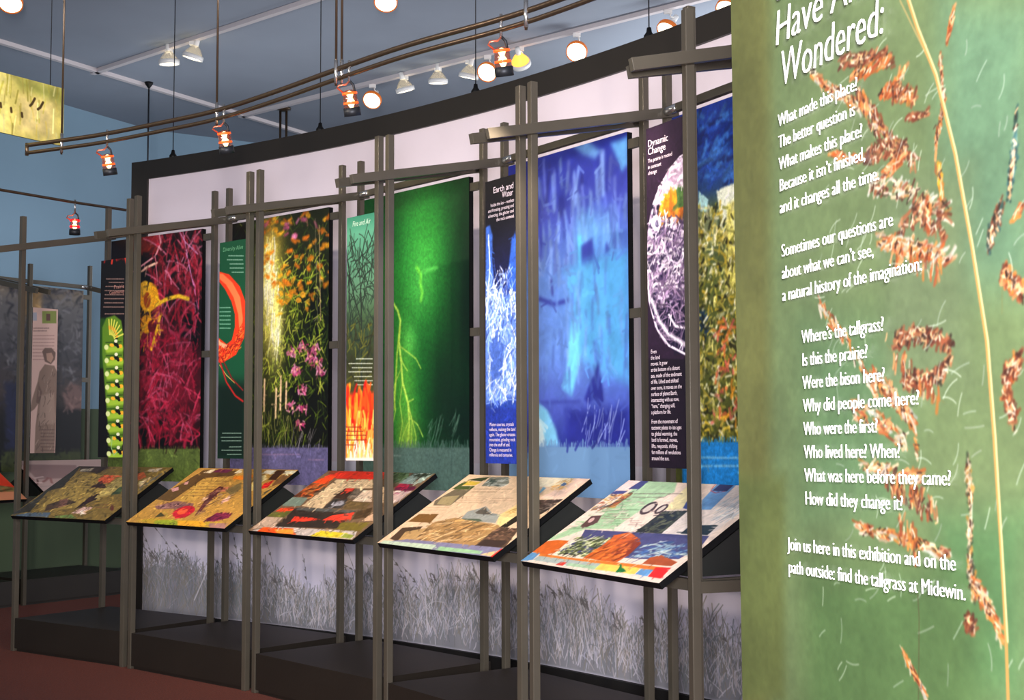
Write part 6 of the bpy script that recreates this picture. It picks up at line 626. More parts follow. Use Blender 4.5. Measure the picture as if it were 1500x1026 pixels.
# grass mural along the foot of the curved wall
arcL = math.radians(A0 - A1) * RW
MZ0, MZ1 = 0.082, 1.25
mc = Canvas(2200, 340, (arcL, MZ1 - MZ0))
t = np.linspace(0, 1, mc.H)
for ch, (top, bot) in enumerate(((236, 228), (228, 220), (234, 238))):
    mc.a[:, :, ch] = np.interp(t, [0, 0.25, 1], [top, (top + bot) / 2, bot])[:, None] / 255  # sky turns lavender downwards, bluish light put into the colour
rng = random.Random(5)
gh = lambda x: (0.315 + 0.10 * math.sin(x * 2.1 + 0.5) * 0.5 + 0.05 * math.sin(x * 6.3) + 0.02 * math.sin(x * 17) + (0.05 if x > 2 else 0.0))
base = [(0, 1.0)]
for i in range(121):
    x = i / 120 * arcL
    base.append((i / 120, 1 - (gh(x) - 0.04) / (MZ1 - MZ0)))
base.append((1, 1.0))
mc.poly((140, 138, 142), 0.03, base)
for i in range(9500):
    x = rng.random() * arcL
    g = gh(x)
    f = rng.random() ** 0.7
    z = f * g
    L = rng.uniform(0.04, 0.14)
    a = math.radians(90 + rng.gauss(0, 22))
    q = z / g
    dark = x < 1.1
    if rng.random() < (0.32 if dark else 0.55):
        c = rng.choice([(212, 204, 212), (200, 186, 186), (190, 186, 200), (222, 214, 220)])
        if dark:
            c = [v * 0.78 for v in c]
    else:
        c = rng.choice([(122, 122, 120), (138, 130, 118), (126, 132, 134), (146, 138, 126)])
    X = x * mc.k
    Y = mc.H - z * mc.ky
    P = [(X, Y), (X + math.cos(a) * L * mc.k * .5, Y - math.sin(a) * L * mc.ky * .5)]
    a += rng.uniform(-.5, .5)
    P.append((P[1][0] + math.cos(a) * L * mc.k * .5, P[1][1] - math.sin(a) * L * mc.ky * .5))
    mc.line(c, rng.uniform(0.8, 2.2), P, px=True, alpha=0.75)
# seed heads that stand above the mass, leaning left, thick at the left end
for i in range(110):
    x = rng.random() ** 1.7 * arcL
    g = gh(x)
    L = rng.uniform(0.06, 0.16) if x > 3.2 or rng.random() < .5 else rng.uniform(0.2, 0.5)
    a = math.radians(rng.gauss(118, 14))
    X = x * mc.k; Y = mc.H - (g - 0.05) * mc.ky
    P = [(X, Y)]
    for k in range(6):
        P.append((P[-1][0] + math.cos(a) * L / 6 * mc.k, P[-1][1] - math.sin(a) * L / 6 * mc.ky))
        a += 0.07
    mc.line((132, 128, 132), 1.0, P, px=True, alpha=0.7)
    for k in range(10):
        u = rng.uniform(.45, 1)
        j = min(5, int(u * 6))
        p = P[j]
        b = a + rng.uniform(-.6, .6)
        l2 = rng.uniform(0.012, 0.03)
        mc.line((120, 114, 112), 1.8, [p, (p[0] + math.cos(b) * l2 * mc.k, p[1] - math.sin(b) * l2 * mc.ky)], px=True, alpha=0.8)
for x, z, L, a in ((0.55, .12, .3, 60), (4.1, .1, .42, 115), (4.35, .1, .45, 105), (2.9, .1, .35, 95), (3.9, .05, .4, 118), (5.0, .2, .5, 92), (1.9, .15, .3, 92)):
    a = math.radians(a)
    X = x * mc.k; Y = mc.H - z * mc.ky
    mc.line((216, 208, 212), 3.0, [(X, Y), (X + math.cos(a) * L * mc.k, Y - math.sin(a) * L * mc.ky)], px=True, alpha=.8)
mm = mc.material('grass_mural', 0.6, 0.3)
n = 60
bm = bmesh.new()
uvl = bm.loops.layers.uv.new('uv')
vv = []
for i in range(n + 1):
    a = math.radians(A0 + (A1 - A0) * i / n)
    r = RW - 0.004
    vv.append([bm.verts.new((CX + r * math.cos(a), CY + r * math.sin(a), z)) for z in (MZ0, MZ1)])
for i in range(n):
    f = bm.faces.new((vv[i][0], vv[i + 1][0], vv[i + 1][1], vv[i][1]))
    for lp, q in zip(f.loops, ((i / n, 0), ((i + 1) / n, 0), ((i + 1) / n, 1), (i / n, 1))):
        lp[uvl].uv = q
mo = obj('grass_mural', bm, mm)
tag(mo, 'black and white photo mural of prairie grass along the foot of the curved wall', 'mural')

# ------------------------------------------------------------------ exhibit bays
W, D, PS = 1.129, 0.702, 0.034
ZF, ZB, ZP = 2.931, 3.085, 0.217
BAYS = [(-3.3357, 9.0470, -0.62000, 0.000), (-2.3515, 8.3344, -0.71622, 0.008), (-1.4308, 7.5310, -0.83256, 0.007), (-0.6101, 6.6234, -0.95665, -0.004), (0.0913, 5.6409, -1.07197, -0.002)]
FARB = (-4.170, 11.500, 0.94248)


def frame(X, Y, th, zf, label, group, front=True):
    t = thing('exhibit_frame', label, 'frame', (X, Y, 0), th, group)
    h = PS / 2
    for x, y, z in ((0, 0, zf), (W, 0, zf), (0, D, ZB), (W, D, ZB)):
        boxo('post', (x - h, x + h, y - h, y + h, 0, z), M_post, t, 0.003)
    for x, s in ((0, 1), (W, -1)):
        xx = x + s * (h + 0.016)
        beamo('top_bar', (xx, -0.235, 2.672), (xx, D + 0.03, 2.878), 0.028, 0.045, M_post, t, 0.002)
        beamo('side_bar', (xx - s * 0.033, h, 0.895), (xx - s * 0.033, D - h, 0.895), 0.026, 0.04, M_post, t)
        tubeo('sleeve', [(x + s * (h + 0.002), D - 0.035, 2.868), (x + s * (h + 0.11), D - 0.035, 2.868)], 0.021, M_steel, t, 12)
    if front:
        beamo('front_bar', (h, 0, 0.895), (W - h, 0, 0.895), 0.026, 0.04, M_post, t)
    beamo('back_bar', (h + 0.03, D - 0.035, 2.868), (W - h - 0.03, D - 0.035, 2.868), 0.026, 0.036, M_post, t)
    return t


def plinth(X, Y, th, label, group):
    bm = bmesh.new()
    box(bm, 0.019, W - 0.019, -0.012, D + 0.06, 0.02, ZP)
    box(bm, 0.03, W - 0.03, 0.0, D + 0.05, 0.0, 0.02)
    o = obj('plinth', bm, M_plinth, None, (X, Y, 0), (0, 0, th))
    tag(o, label, 'plinth', group)
    return o


def local(X, Y, th, u, v):
    return (X + u * math.cos(th) - v * math.sin(th), Y + u * math.sin(th) + v * math.cos(th))


def picture(b, key, label, top=2.833):
    X, Y, th = b[:3]
    z0 = 1.12
    x, y = local(X, Y, th, 0.074, 0.676)
    t = thing('picture_panel', label, 'picture', (x, y, z0), th, 'large picture panels')
    w_, h_ = 0.966, top - z0
    boxo('board', (0, w_, 0.0, 0.03, 0, h_), M_edge, t)
    print_quad('print', [(0, -.0015, h_), (w_, -.0015, h_), (w_, -.0015, 0), (0, -.0015, 0)], paint(key), t)
    for z in (2.775 - z0, 1.98 - z0):
        boxo('bracket', (w_ + 0.0, W - 0.074 - PS / 2 + 0.0, 0.004, 0.026, z - 0.022, z + 0.022), M_post, t)
    return t


def textpanel(b, key, label, u0=0.782, v=0.051, z0=1.293, h_=1.274):
    X, Y, th = b[:3]
    x, y = local(X, Y, th, u0, v)
    t = thing('text_panel', label, 'sign', (x, y, z0), th, 'narrow text panels')
    w_ = 0.2548
    boxo('board', (0, w_, 0.0, 0.03, 0, h_), M_edge, t)
    print_quad('print', [(0, -.0015, h_), (w_, -.0015, h_), (w_, -.0015, 0), (0, -.0015, 0)], paint(key), t)
    for z in (0.15, h_ - 0.15):
        bm = bmesh.new()
        if u0 > 0.5:
            beam(bm, (w_ - 0.002, 0.01, z), (W - u0 - 0.012, PS / 2 - v, z), 0.012, 0.02)
        else:
            beam(bm, (0.002, 0.01, z), (-u0 + 0.012, PS / 2 - v, z), 0.012, 0.02)
        obj('bracket', bm, M_edge, t)
    return t


RU0, RU1, RF, RB, ZRF, ZRB = 0.1395, 1.1124, -0.1415, 0.3843, 0.9073, 1.2226


def rail(b, key, label):
    X, Y, th = b[:3]
    x, y = local(X, Y, th, RU0, RF)
    t = thing('reading_rail', label, 'reading rail', (x, y, ZRF), th, 'slanted reading rails')
    w_ = RU1 - RU0
    dv, dz = RB - RF, ZRB - ZRF
    L = math.hypot(dv, dz)
    nv, nz = dz / L * 0.024, -dv / L * 0.024
    bm = bmesh.new()
    prof = [(0, 0), (dv, dz), (dv + nv, dz + nz), (nv, nz)]
    A = [bm.verts.new((0, p, q)) for p, q in prof]
    B = [bm.verts.new((w_, p, q)) for p, q in prof]
    bm.faces.new(A[::-1]); bm.faces.new(B)
    for i in range(4):
        j = (i + 1) % 4
        bm.faces.new((A[i], A[j], B[j], B[i]))
    obj('board', bm, M_edge, t)
    e = 0.0015
    print_quad('print', [(0, dv - e, dz + e), (w_, dv - e, dz + e), (w_, -e, e), (0, -e, e)], paint(key) if isinstance(key, str) else key, t)
    # housing below the board, down to the front bar and back towards the rear posts
    bm = bmesh.new()
    o = lambda v, z: (v - RF, z - ZRF)
    prof = [o(0.02, 0.918), o(0.02, 0.955), o(0.30, 1.124), o(0.64, 0.93), o(0.64, 0.918)]
    A = [bm.verts.new((0.02, p, q)) for p, q in prof]
    B = [bm.verts.new((w_ - 0.03, p, q)) for p, q in prof]
    bm.faces.new(A[::-1]); bm.faces.new(B)
    for i in range(5):
        j = (i + 1) % 5
        bm.faces.new((A[i], A[j], B[j], B[i]))
    obj('housing', bm, M_box, t)
    return t


words = ['leftmost', 'second from the left', 'middle', 'fourth from the left', 'rightmost']
topics = ['red anemone picture', 'garden flower picture', 'green lightning picture', 'blue ice cave picture', 'coral reef picture']
for i, b in enumerate(BAYS):
    frame(b[0], b[1], b[2], ZF + b[3], 'grey steel post frame holding the %s' % topics[i], 'steel post frames along the curved wall')
    plinth(b[0], b[1], b[2], 'low dark plinth under the frame of the %s' % topics[i], 'low plinths along the curved wall')

# the frame next to the green panel: only its tall left post and side bars show
frame(0.618, 4.587, math.radians(-70.0), 2.90, 'grey steel frame at the right, its tall post beside the green panel', 'steel post frames along the curved wall', False)

picture(BAYS[0], 'anemone', 'tall picture of crimson anemone tentacles with a yellow flower')
picture(BAYS[1], 'garden', 'tall picture of orange and pink garden flowers with painted spotlight glare')
picture(BAYS[2], 'lightning', 'tall green picture of a branching lightning bolt')
picture(BAYS[3], 'ice', 'tall blue picture of icicles in an ice cave')
picture(BAYS[4], 'coral', 'tall picture of a yellow coral reef under blue water')
t0 = textpanel(BAYS[0], 'caterpillar', 'narrow black text panel with a green striped caterpillar')
t1 = textpanel(BAYS[1], 'flowerring', 'narrow dark green text panel with a curved orange petal')
t2 = textpanel(BAYS[2], 'firetree', 'narrow text panel with a bare tree above red flames')
t3 = textpanel(BAYS[3], 'icetower', 'narrow black text panel with a blue and white ice tower')
t4 = textpanel(BAYS[4], 'earth', 'narrow dark purple text panel with planet Earth seen from space')


def lines(parent, ls, mat, x, right=False, w=0.2548):
    """ls: (text, z above the foot, width, height)"""
    for s, z, wd, h in ls:
        xx = (w - x - wd) if right else x
        font('lettering', s, h, parent, (xx, -0.003, z), mat, wd, None)


def zt(py0, py1, y, h=1.274):
    return h * (py1 - y) / (py1 - py0)


lines(t4, [('Dynamic', 1.202, .128, .038), ('Change', 1.172, .113, .038)], M_texts, 0.012)
lines(t4, [('The prairie is rooted', 1.142, .155, .021), ('in constant', 1.118, .085, .021), ('change', 1.096, .057, .021)], M_texts, 0.012)
body = ['Even', 'the land', 'moves. It grew', 'at the bottom of a distant', 'sea, made of the sediment', 'of life. Lifted and shifted', 'over eons, it moves on the',
        'surface of planet Earth,', 'intersecting with us now,', '\u201chere,\u201d changing still,', 'a platform for life.', '',
        'From the movement of', 'tectonic plates to ice ages', 'to global warming, the', 'land is formed, moves,', 'lifts, responds, shifting', 'for millions of revolutions', 'around the sun.']
wd = [.036, .058, .105, .182, .193, .172, .192, .165, .175, .15, .125, 0, .165, .188, .162, .163, .16, .182, .11]
z = 0.423
for s, q in zip(body, wd):
    if s:
        font('lettering', s, 0.0215, t4, (0.018, -0.003, z), M_texts, q)
    z -= 0.0225 if s else 0.012
lines(t3, [('Earth and', 1.213, .155, .04), ('Water', 1.183, .085, .04)], M_texts, 0.035, True)
z = 1.153
for s, q in zip(['Inside the ice \u2013 restless', 'and freezing, pressing and', 'advancing, the glacier and', 'the rock contend'], [.18, .2, .2, .135]):
    font('lettering', s, 0.022, t3, (0.2548 - 0.03 - q, -0.003, z), M_texts, q); z -= 0.0235
z = 0.166
for s, q in zip(['Water courses, crystals', 'reflects, making the land', 'again. The glacier crosses', 'mountains, grinding rock', 'into the stuff of soil.', 'Change is measured in', 'millennia and centuries.'], [.19, .2, .2, .2, .16, .17, .18]):
    font('lettering', s, 0.022, t3, (0.03, -0.003, z), M_texts, q); z -= 0.0225
M_pale = material('pale_green_lettering', (200, 225, 200), 0.6)
font('lettering', 'Fire and Air', 0.04, t2, (0.05, -0.003, 1.222), M_pale, 0.16, shear=.2)
font('lettering', 'Diversity Alive', 0.036, t1, (0.03, -0.003, 1.218), material('dim_green_lettering', (90, 150, 110), 0.6), 0.19, shear=.2)
font('lettering', 'Prairie', 0.034, t0, (0.135, -0.003, 1.082), material('dim_pink_lettering', (170, 120, 110), 0.6), 0.10)
font('lettering', 'Community', 0.034, t0, (0.09, -0.003, 1.048), bpy.data.materials['dim_pink_lettering'], 0.15)

rail(BAYS[0], 'rail0', 'slanted reading rail with olive collage, leftmost below the anemone picture')
rail(BAYS[1], 'rail1', 'slanted reading rail with golden collage and red oval fruit')
rail(BAYS[2], 'rail2', 'slanted reading rail with orange prairie fire photographs')
rail(BAYS[3], 'rail3', 'slanted reading rail with cream page and brown wetland drawing')
rail(BAYS[4], 'rail4', 'slanted reading rail with orange rock drawing and small green dinosaur')

# ------------------------------------------------------------------ far arm of the exhibit, at the left end of the room
fx, fy, ft = FARB
frame(fx, fy, ft, ZF, 'grey post frame at the far left, holding the black and white photograph', 'far post frames')
plinth(fx, fy, ft, 'low dark plinth at the far left under the black and white photograph', 'far plinths')
picture(FARB, 'farphoto', 'dim black and white landscape picture on the far left frame')
tf = textpanel(FARB, 'farstatue', 'pale pink text panel with a sepia standing figure', 0.10, 0.10)
pk = Canvas(220, 140, (0.973, 0.613)).run([('F', (190, 160, 150)), ('P', (150, 120, 115), 0.03, [(0.05, .1), (.6, .15), (.5, .5), (.05, .5)]), ('S', [(90, 50, 50), (150, 100, 95), (210, 180, 170)], 70, [(0, .4), (1, .4), (1, 1), (0, 1)], .08, .02, 40, 60, .3, 3)]).material('far_rail')
rail(FARB, pk, 'dim pinkish reading rail behind the leftmost olive reading rail')
f2t = math.radians(58)
f2x, f2y = fx - 0.075 * math.cos(ft) - W * math.cos(f2t), fy - 0.075 * math.sin(ft) - W * math.sin(f2t)
frame(f2x, f2y, f2t, ZF, 'grey post frame at the left edge of the photo, farthest left', 'far post frames')
plinth(f2x, f2y, f2t, 'low dark plinth at the left edge of the photo', 'far plinths')
pk2 = Canvas(220, 140, (0.973, 0.613)).run([('F', (130, 110, 60)), ('S', [(200, 60, 30), (160, 90, 50), (70, 60, 30)], 90, [(0, 0), (1, 0), (1, 1), (0, 1)], .1, .03, 40, 60, .3, 4), ('P', (205, 130, 90), 0.02, [(0, .8), (1, .8), (1, 1), (0, 1)]), ('P', (225, 60, 30), 0.03, [(.7, .1), (1, .1), (1, .7), (.8, .6)])]).material('edge_rail')
rail((f2x, f2y, f2t), pk2, 'orange and red reading rail cut off at the left edge of the photo')
# low green partition behind the far bays
c_, s_ = math.cos(ft), math.sin(ft)
bm = bmesh.new()
box(bm, -3.6, 2.7, 1.25, 1.31, 0.1, 1.72)
o = obj('green_partition', bm, material('dull_green_board', (62, 76, 48), 0.7, var=0.12, vscale=1.2), None, (fx, fy, 0), (0, 0, ft))
tag(o, 'low dull green partition board behind the far left frames', 'partition')
bm = bmesh.new()
box(bm, -3.6, 2.7, 1.235, 1.325, 0.0, 0.1)
o = obj('partition_base', bm, M_base, o)

# ------------------------------------------------------------------ tall green entry panel
O = Vector((0.49244, 2.4, 1.96548))
Rm = Matrix(((0.313589, 0.949559, 0.000142), (-0.949465, 0.313556, 0.014135), (0.013378, -0.004567, 0.9999)))
PW, PL, PT = 1.05, -0.184, 0.55
zb = O.z + PT - 0.012
big = bpy.data.objects.new('entry_panel', None)
col.objects.link(big)
Mw = Rm.to_4x4()
Mw.translation = O
big.matrix_world = Mw
tag(big, 'tall green tallgrass panel with white lettering, filling the right side', 'sign')
PBOT = -1.95
boxo('board', (PL, PL + PW, 0.0, 0.03, PBOT + 0.0, PT), material('olive_edge', (84, 92, 56), 0.6), big)
print_quad('print', [(PL, -.002, PT), (PL + PW, -.002, PT), (PL + PW, -.002, PBOT), (PL, -.002, PBOT)], paint('tallgrass', 0.73), big)
LINES = [('What made this place?', 0, 0, .257), ('The better question is', .04, 0, .248), ('What makes this place?', .08, 0, .268), ('Because it isn\u2019t finished,', .12, 0, .272), ('and it changes all the time.', .16, 0, .311),
         ('Sometimes our questions are', .2397, .003, .345), ('about what we can\u2019t see,', .2797, .003, .29), ('a natural history of the imagination:', .3197, .003, .416),
         ('Where\u2019s the tallgrass?', .4009 - .04, .067, .262), ('Is this the prairie?', .4009, .067, .232)]
LINES = LINES[:8] + [('Where\u2019s the tallgrass?', .4009, .067, .314), ('Is this the prairie?', .4409, .067, .265), ('Were the bison here?', .4809, .067, .313), ('Why did people come here?', .5209, .067, .401), ('Who were the first?', .5609, .067, .29),
                     ('Who lived here? When?', .6009, .067, .349), ('What was here before they came?', .6409, .067, .472), ('How did they change it?', .6809, .067, .351),
                     ('Join us here in this exhibition and on the', .7627, .0056, .479), ('path outside: find the tallgrass at Midewin.', .8027, .0056, .496)]
for s, z, m, e in LINES:
    font('lettering', s, 0.0335, big, (m, -0.0075, -z), M_text, e - m, None, 0, -0.0005, extrude=0.0008)
for s, z, m, wd_ in (('Wondered:', -.071, .012, .318), ('Have Always', -.150, -.006, .41), ('the things you', -.232, -.004, .44)):
    font('lettering', s, 0.094, big, (m, -0.0085, -z), M_text, wd_, None, 0.15, -0.0012, extrude=0.001)

# ------------------------------------------------------------------ ceiling tracks and lamps
def track(p, q, label):
    bm = bmesh.new()
    beam(bm, (p[0], p[1], H - 0.02), (q[0], q[1], H - 0.02), 0.055, 0.04)
    o = obj('ceiling_track', bm, M_track)
    tag(o, label, 'track', 'white ceiling tracks')


track((-6.6, 9.5), (-1.9, 17.4), 'white ceiling track running away over the left of the room')
track((-4.31, 13.53), (-1.0, 10.66), 'short white ceiling track carrying the pair of lamps at upper left')
track((-3.17, 15.4), (3.2, 9.95), 'long white ceiling track carrying the row of lamps above the curved wall')

track((-7.5, 11.0), (2.6, 11.0), 'white ceiling track carrying the two lamps cut off by the photo top')


def par(loc, d, lit, label, size=0.1, back=False):
    """a reflector lamp: clip, stem, clear cone, white ring and lens; d is the way it shines"""
    t = thing('track_lamp', label, 'lamp', (loc[0], loc[1], H - 0.04), 0, 'white track lamps')
    d = Vector(d).normalized()
    L = Vector((0, 0, loc[2] - (H - 0.04)))
    A = Matrix.Translation(L) @ d.to_track_quat('-Z', 'Y').to_matrix().to_4x4()
    bm = bmesh.new(); box(bm, -0.035, 0.035, -0.015, 0.015, -0.035, 0.0)
    obj('clip', bm, M_white, t)
    top = A @ Vector((0, 0, 0.135))
    tubeo('stem', [(0.02, 0, -0.03), (0.02, 0, -0.06), top + Vector((0.01, 0, 0.01))], 0.008, M_white, t, 8)
    bm = bmesh.new(); lathe(bm, [(0.001, 0.175), (0.024, 0.17), (0.026, 0.10), (0.022, 0.095), (0.001, 0.095)], 14, A)
    obj('socket', bm, M_white, t, smooth=True)
    bm = bmesh.new(); lathe(bm, [(0.024, 0.10), (0.05, 0.075), (0.078, 0.035), (0.09, 0.0)], 20, A)
    obj('reflector', bm, M_white if lit else (M_clear if not back else M_glow), t, smooth=True)
    bm = bmesh.new(); lathe(bm, [(0.088, 0.012), (0.1, 0.012), (0.1, -0.03), (0.092, -0.03), (0.088, 0.012)], 24, A)
    obj('ring', bm, M_white if not lit else M_rim, t, smooth=True)
    bm = bmesh.new(); r = lathe(bm, [(0.09, -0.024), (0.06, -0.029), (0.001, -0.031)], 24, A)
    obj('lens', bm, M_lamp, t, smooth=True)
    return t


down = (0.05, 0.1, -1)
tocam = lambda x, y, dz: (-x, -y, dz)
par((-1.47, 13.95, 5.0), (-.25, -1, -.95), True, 'lit white track lamp beside the second monorail spotlight')
par((-1.1, 13.63, 5.03), (.25, .2, -1), False, 'clear backed track lamp, right of the lit one over the lightning picture')
par((-0.74, 13.32, 5.03), (0, .15, -1), False, 'clear backed track lamp in the middle of the row, shining straight down')
par((-0.42, 13.05, 5.01), (-.2, .2, -1), False, 'clear backed track lamp just left of the lit lamp by the largest spotlight')
par((-0.23, 12.89, 5.0), (-.35, -1, -.8), True, 'lit white track lamp just left of the largest hanging spotlight')
par((0.09, 12.61, 5.01), (.25, 1, -.8), False, 'track lamp seen from behind, glowing ring beside the largest spotlight', back=True)
par((0.61, 12.17, 4.99), (-.2, -1, -.85), True, 'lit white track lamp alone right of the middle of the ceiling track')
par((1.38, 11.51, 4.99), (-.6, -.5, -1), True, 'track lamp partly behind the trim left of the tallest post')
par((1.84, 11.12, 5.05), (-.5, -.6, -1), True, 'lit track lamp at the edge of the green entry panel')
par((-3.29, 12.64, 5.04), down, False, 'white track lamp, left one of the pair at upper left')
par((-3.0, 12.39, 5.02), (-.3, .1, -1), False, 'white track lamp, right one of the pair at upper left')
par((-4.2, 11.0, 5.08), (0.2, -.7, -1), True, 'lamp cut off at the top left corner of the photo')
par((-1.05, 11.0, 5.08), (0, -.7, -1), True, 'lamp cut off at the top edge of the photo')

# ------------------------------------------------------------------ monorails
mono = [(-2.79, 7.60), (-2.55, 7.48), (-2.27, 7.33), (-1.9, 7.08), (-1.52, 6.80), (-1.17, 6.45), (-0.79, 6.03), (-0.44, 5.66), (-0.04, 5.31), (0.19, 5.07), (0.42, 4.78), (0.62, 4.45), (0.8, 4.05)]
ZM = 3.1


def smooth_path(pts, n=5):
    out = []
    for i in range(len(pts) - 1):
        p0 = Vector(pts[max(0, i - 1)]); p1 = Vector(pts[i]); p2 = Vector(pts[i + 1]); p3 = Vector(pts[min(len(pts) - 1, i + 2)])
        for k in range(n):
            t_ = k / n
            out.append(0.5 * ((2 * p1) + (-p0 + p2) * t_ + (2 * p0 - 5 * p1 + 4 * p2 - p3) * t_ ** 2 + (-p0 + 3 * p1 - 3 * p2 + p3) * t_ ** 3))
    out.append(Vector(pts[-1]))
    return out


t = thing('monorail', 'curved twin tube bronze monorail hung above the reading rails', 'track', (mono[0][0], mono[0][1], ZM - 0.05))
o0 = Vector((mono[0][0], mono[0][1], ZM - 0.05))
sp = smooth_path([(x, y, ZM) for x, y in mono])
tubeo('tube', [p - o0 for p in sp], 0.0125, M_bronze, t)
tubeo('tube', [p - o0 - Vector((0, 0, 0.045)) for p in sp], 0.011, M_bronze, t)
tubeo('end_cap', [sp[0] - o0 + Vector((0, 0, 0.012)), sp[0] - o0 - Vector((0, 0, 0.06))], 0.011, M_bronze, t)
for (x, y), dbl in (((-2.55, 7.48), 0), ((-1.52, 6.80), 0), ((-0.79, 6.03), 1), ((0.06, 5.20), 0)):
    for dx in ((-0.013, 0.013) if dbl else (0,)):
        p = Vector((x + dx * 1.0, y, 0)) - Vector((o0.x, o0.y, 0))
        tubeo('hanger_rod', [(p.x, p.y, -0.03), (p.x, p.y, H - o0.z)], 0.006, M_bronze, t)
        tubeo('ferrule', [(p.x, p.y, -0.02), (p.x, p.y, 0.09)], 0.009, M_steel, t)


def head(px, py, label, lean=(0.12, 0.25, -1), s=1.0, red=False):
    """glowing glass spotlight clipped under a monorail"""
    t = thing('monorail_spotlight', label, 'lamp', (px, py, ZM), 0, 'spotlights on the monorails')
    d = Vector(lean).normalized()
    tubeo('stem', [(0, 0, 0.02), (0, 0, -0.075)], 0.0065, M_steel, t)
    g1 = M_redglow if red else M_amber
    tubeo('loop_wire', [(0, 0, -0.075), (-0.012, -0.02, -0.095), (-0.045, -0.02, -0.10), (-0.052, -0.02, -0.112), (-0.03, 0, -0.125)], 0.0045, M_copper, t, 6)
    tubeo('arm', [(0, 0, -0.072), (0.018, 0.006, -0.09), (0.027, 0.008, -0.13)], 0.006, M_wire, t, 6)
    top = Vector((0, 0, -0.115))
    A = Matrix.Translation(top) @ d.to_track_quat('-Z', 'Y').to_matrix().to_4x4()
    bm = bmesh.new(); lathe(bm, [(0.014, 0.0), (0.03, -0.006), (0.034, -0.055), (0.036, -0.095), (0.033, -0.105)], 18, A)
    obj('glass_shade', bm, M_glassa, t, smooth=True)
    bm = bmesh.new(); lathe(bm, [(0.002, -0.004), (0.019, -0.012), (0.009, -0.036), (0.02, -0.055), (0.01, -0.075), (0.001, -0.09)], 12, A)
    obj('bulb', bm, M_bulb, t, smooth=True)
    for zz in (-0.008, -0.052):
        bm = bmesh.new(); lathe(bm, [(0.014, zz), (0.034, zz - 0.002), (0.035, zz - 0.012), (0.014, zz - 0.012), (0.014, zz)], 18, A)
        obj('glow_ring', bm, g1, t, smooth=True)
    bm = bmesh.new(); lathe(bm, [(0.036, -0.08), (0.038, -0.08), (0.039, -0.118), (0.0365, -0.118), (0.036, -0.08)], 18, A)
    obj('cup', bm, M_wire, t, smooth=True)
    return t


head(-2.24, 7.31, 'small amber spotlight at the left end of the curved monorail')
head(-1.475, 6.76, 'amber spotlight on the monorail, above the red anemone picture')
head(-0.735, 5.97, 'amber spotlight on the monorail, right of its double hanger rod')
head(-0.04, 5.31, 'largest amber spotlight, hanging from the monorail at top centre')
t = thing('monorail', 'straight thin monorail at the far left carrying the red lamp', 'track', (-3.47, 8.96, ZM))
tubeo('tube', [(-.62, -.9, 0), (-.3, -.45, 0), (0, 0, 0), (0.35, 0.5, 0), (0.62, 0.82, 0)], 0.010, M_bronze, t)
tubeo('hanger_rod', [(-.62, -.9, 0), (-.62, -.9, H - ZM)], 0.005, M_bronze, t)
head(-3.12, 9.46, 'red glowing lamp hanging from the far left monorail', (0, 0.02, -1), red=True)

# ------------------------------------------------------------------ suspension cables of the curved wall
for k, (x, y, lb) in enumerate(((-2.676, 10.326, 'thin cable holding up the left end of the curved wall trim'), (-1.398, 9.444, 'thin cable and black knob left of the second amber spotlight'),
                                (-0.256, 8.41, 'thin cable and black knob below the clear backed lamps'), (0.733, 7.248, 'thin cable and black knob near the tallest post'))):
    dx, dy = x - CX, y - CY
    q = (RW + 0.04) / math.hypot(dx, dy)
    x, y = CX + dx * q, CY + dy * q
    t = thing('suspension_cable', lb, 'cable', (x, y, 3.605), 0, 'cables holding the curved wall')
    bm = bmesh.new(); lathe(bm, [(0.001, -0.002), (0.03, 0.0), (0.03, 0.025), (0.016, 0.045), (0.012, 0.07), (0.001, 0.072)], 12)
    obj('knob', bm, M_black, t, smooth=True)
    tubeo('wire', [(0, 0, 0.07), (0, 0, H - 3.605)], 0.004, M_wire, t, 6)
# canopies behind
t = thing('ceiling_canopy', 'round bronze ceiling canopy with twin rods behind the curved wall', 'fixture', (-2.61, 15.09, H))
bm = bmesh.new(); lathe(bm, [(0.001, 0), (0.085, 0), (0.085, -0.02), (0.02, -0.045), (0.001, -0.045)], 20)
obj('canopy', bm, M_bronze, t, smooth=True)
for dx in (-0.035, 0.035):
    tubeo('rod', [(dx, 0, -0.02), (dx, 0, -1.6)], 0.014, M_bronze, t)
t = thing('ceiling_canopy', 'small black canopy with a thin cable above the left end of the curved wall', 'fixture', (-3.85, 13.98, H))
bm = bmesh.new(); lathe(bm, [(0.001, 0), (0.045, 0), (0.04, -0.02), (0.012, -0.06), (0.001, -0.06)], 16)
obj('canopy', bm, M_black, t, smooth=True)
tubeo('wire', [(0, 0, -0.05), (0, 0, -1.5)], 0.009, M_wire, t, 6)

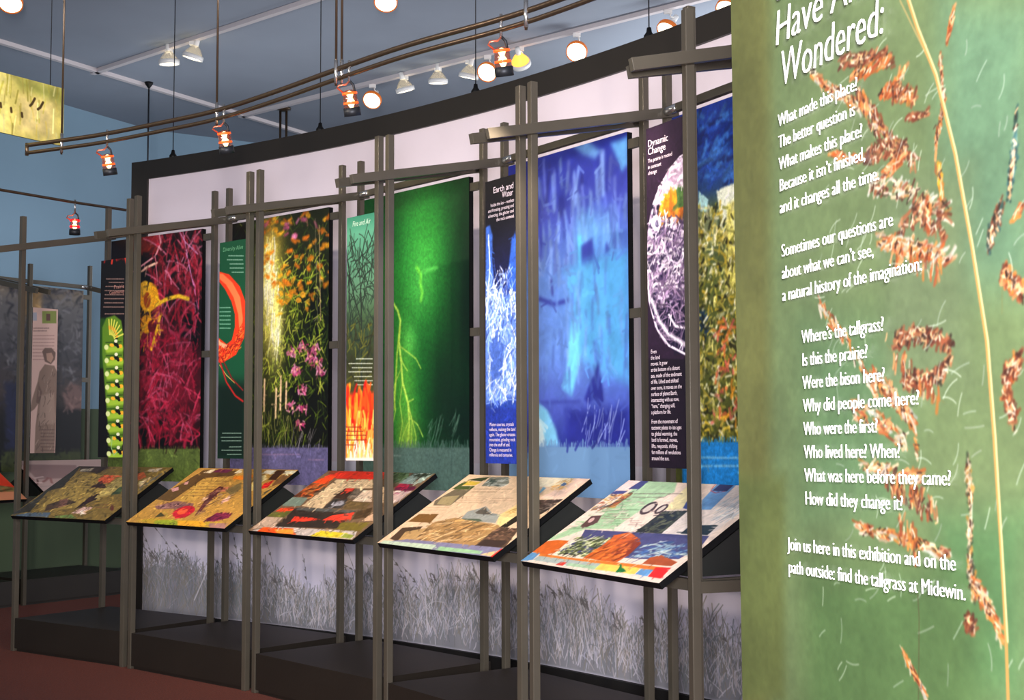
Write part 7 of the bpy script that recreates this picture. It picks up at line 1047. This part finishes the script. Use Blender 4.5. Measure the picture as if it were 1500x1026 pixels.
# ------------------------------------------------------------------ hanging sign at the top left
c_, s_ = 0.54, 0.84
th = math.atan2(s_, c_)
t = thing('hanging_sign', 'backlit looking yellow green sign with dark leaf marks, hanging at top left', 'sign', (-3.1, 8.0, 3.27), th)
t['label'] = 'yellow green hanging sign with dark leaf marks at the top left'
sc = Canvas(400, 90, (1.66, 0.37)).run([('F', (206, 190, 100)), ('P', (226, 214, 130), .2, [(.3, 0), (.75, 0), (.75, 1), (.3, 1)]), ('P', (150, 150, 70), .1, [(.78, 0), (1, 0), (1, .3), (.8, .2)]), ('P', (205, 185, 120), .1, [(.8, .3), (.95, .3), (.95, .9), (.8, .9)]),
    ('S', [(170, 160, 60), (235, 225, 150), (190, 170, 80)], 160, [(0, 0), (1, 0), (1, 1), (0, 1)], .12, .01, 90, 12, .1, 9),
    ('L', (60, 45, 15), .016, [(.868, .30), (.856, .40), (.848, .44)], 0.004), ('L', (60, 45, 15), .016, [(.905, .33), (.893, .43), (.882, .47)], 0.004),
    ('L', (70, 50, 20), .016, [(.72, .52), (.722, .58)], 0.004), ('L', (70, 50, 20), .016, [(.765, .56), (.767, .62)], 0.004), ('L', (70, 50, 20), .016, [(.812, .60), (.814, .66)], 0.004), ('N', .12, .08, 4)])
boxo('board', (-1.2, 0.46, 0, 0.012, 0, 0.37), material('sign_back', (90, 90, 60), 0.6), t)
print_quad('print', [(-1.2, -.002, .37), (.46, -.002, .37), (.46, -.002, 0), (-1.2, -.002, 0)], sc.material('hanging_sign_print'), t)
for x in (-1.0, 0.36):
    tubeo('wire', [(x, 0.006, 0.37), (x, 0.006, H - 3.27)], 0.003, M_wire, t, 6)

# fit lettering widths, then turn each text curve into a plain mesh
bpy.context.view_layer.update()
dg = bpy.context.evaluated_depsgraph_get()
for o, wd_, h_ in FONT_FIT:
    me = bpy.data.meshes.new_from_object(o.evaluated_get(dg))
    xs = [v.co.x for v in me.vertices]
    k = wd_ / max(1e-6, max(xs) - min(xs))
    nm = o.name.split('.')[0]
    n_ = bpy.data.objects.new('lettering', me)
    n_.parent = o.parent
    n_.location = o.location
    n_.rotation_euler = o.rotation_euler
    n_.scale = (k, 1, 1)
    crv = o.data
    col.objects.link(n_)
    bpy.data.objects.remove(o)
    bpy.data.curves.remove(crv)
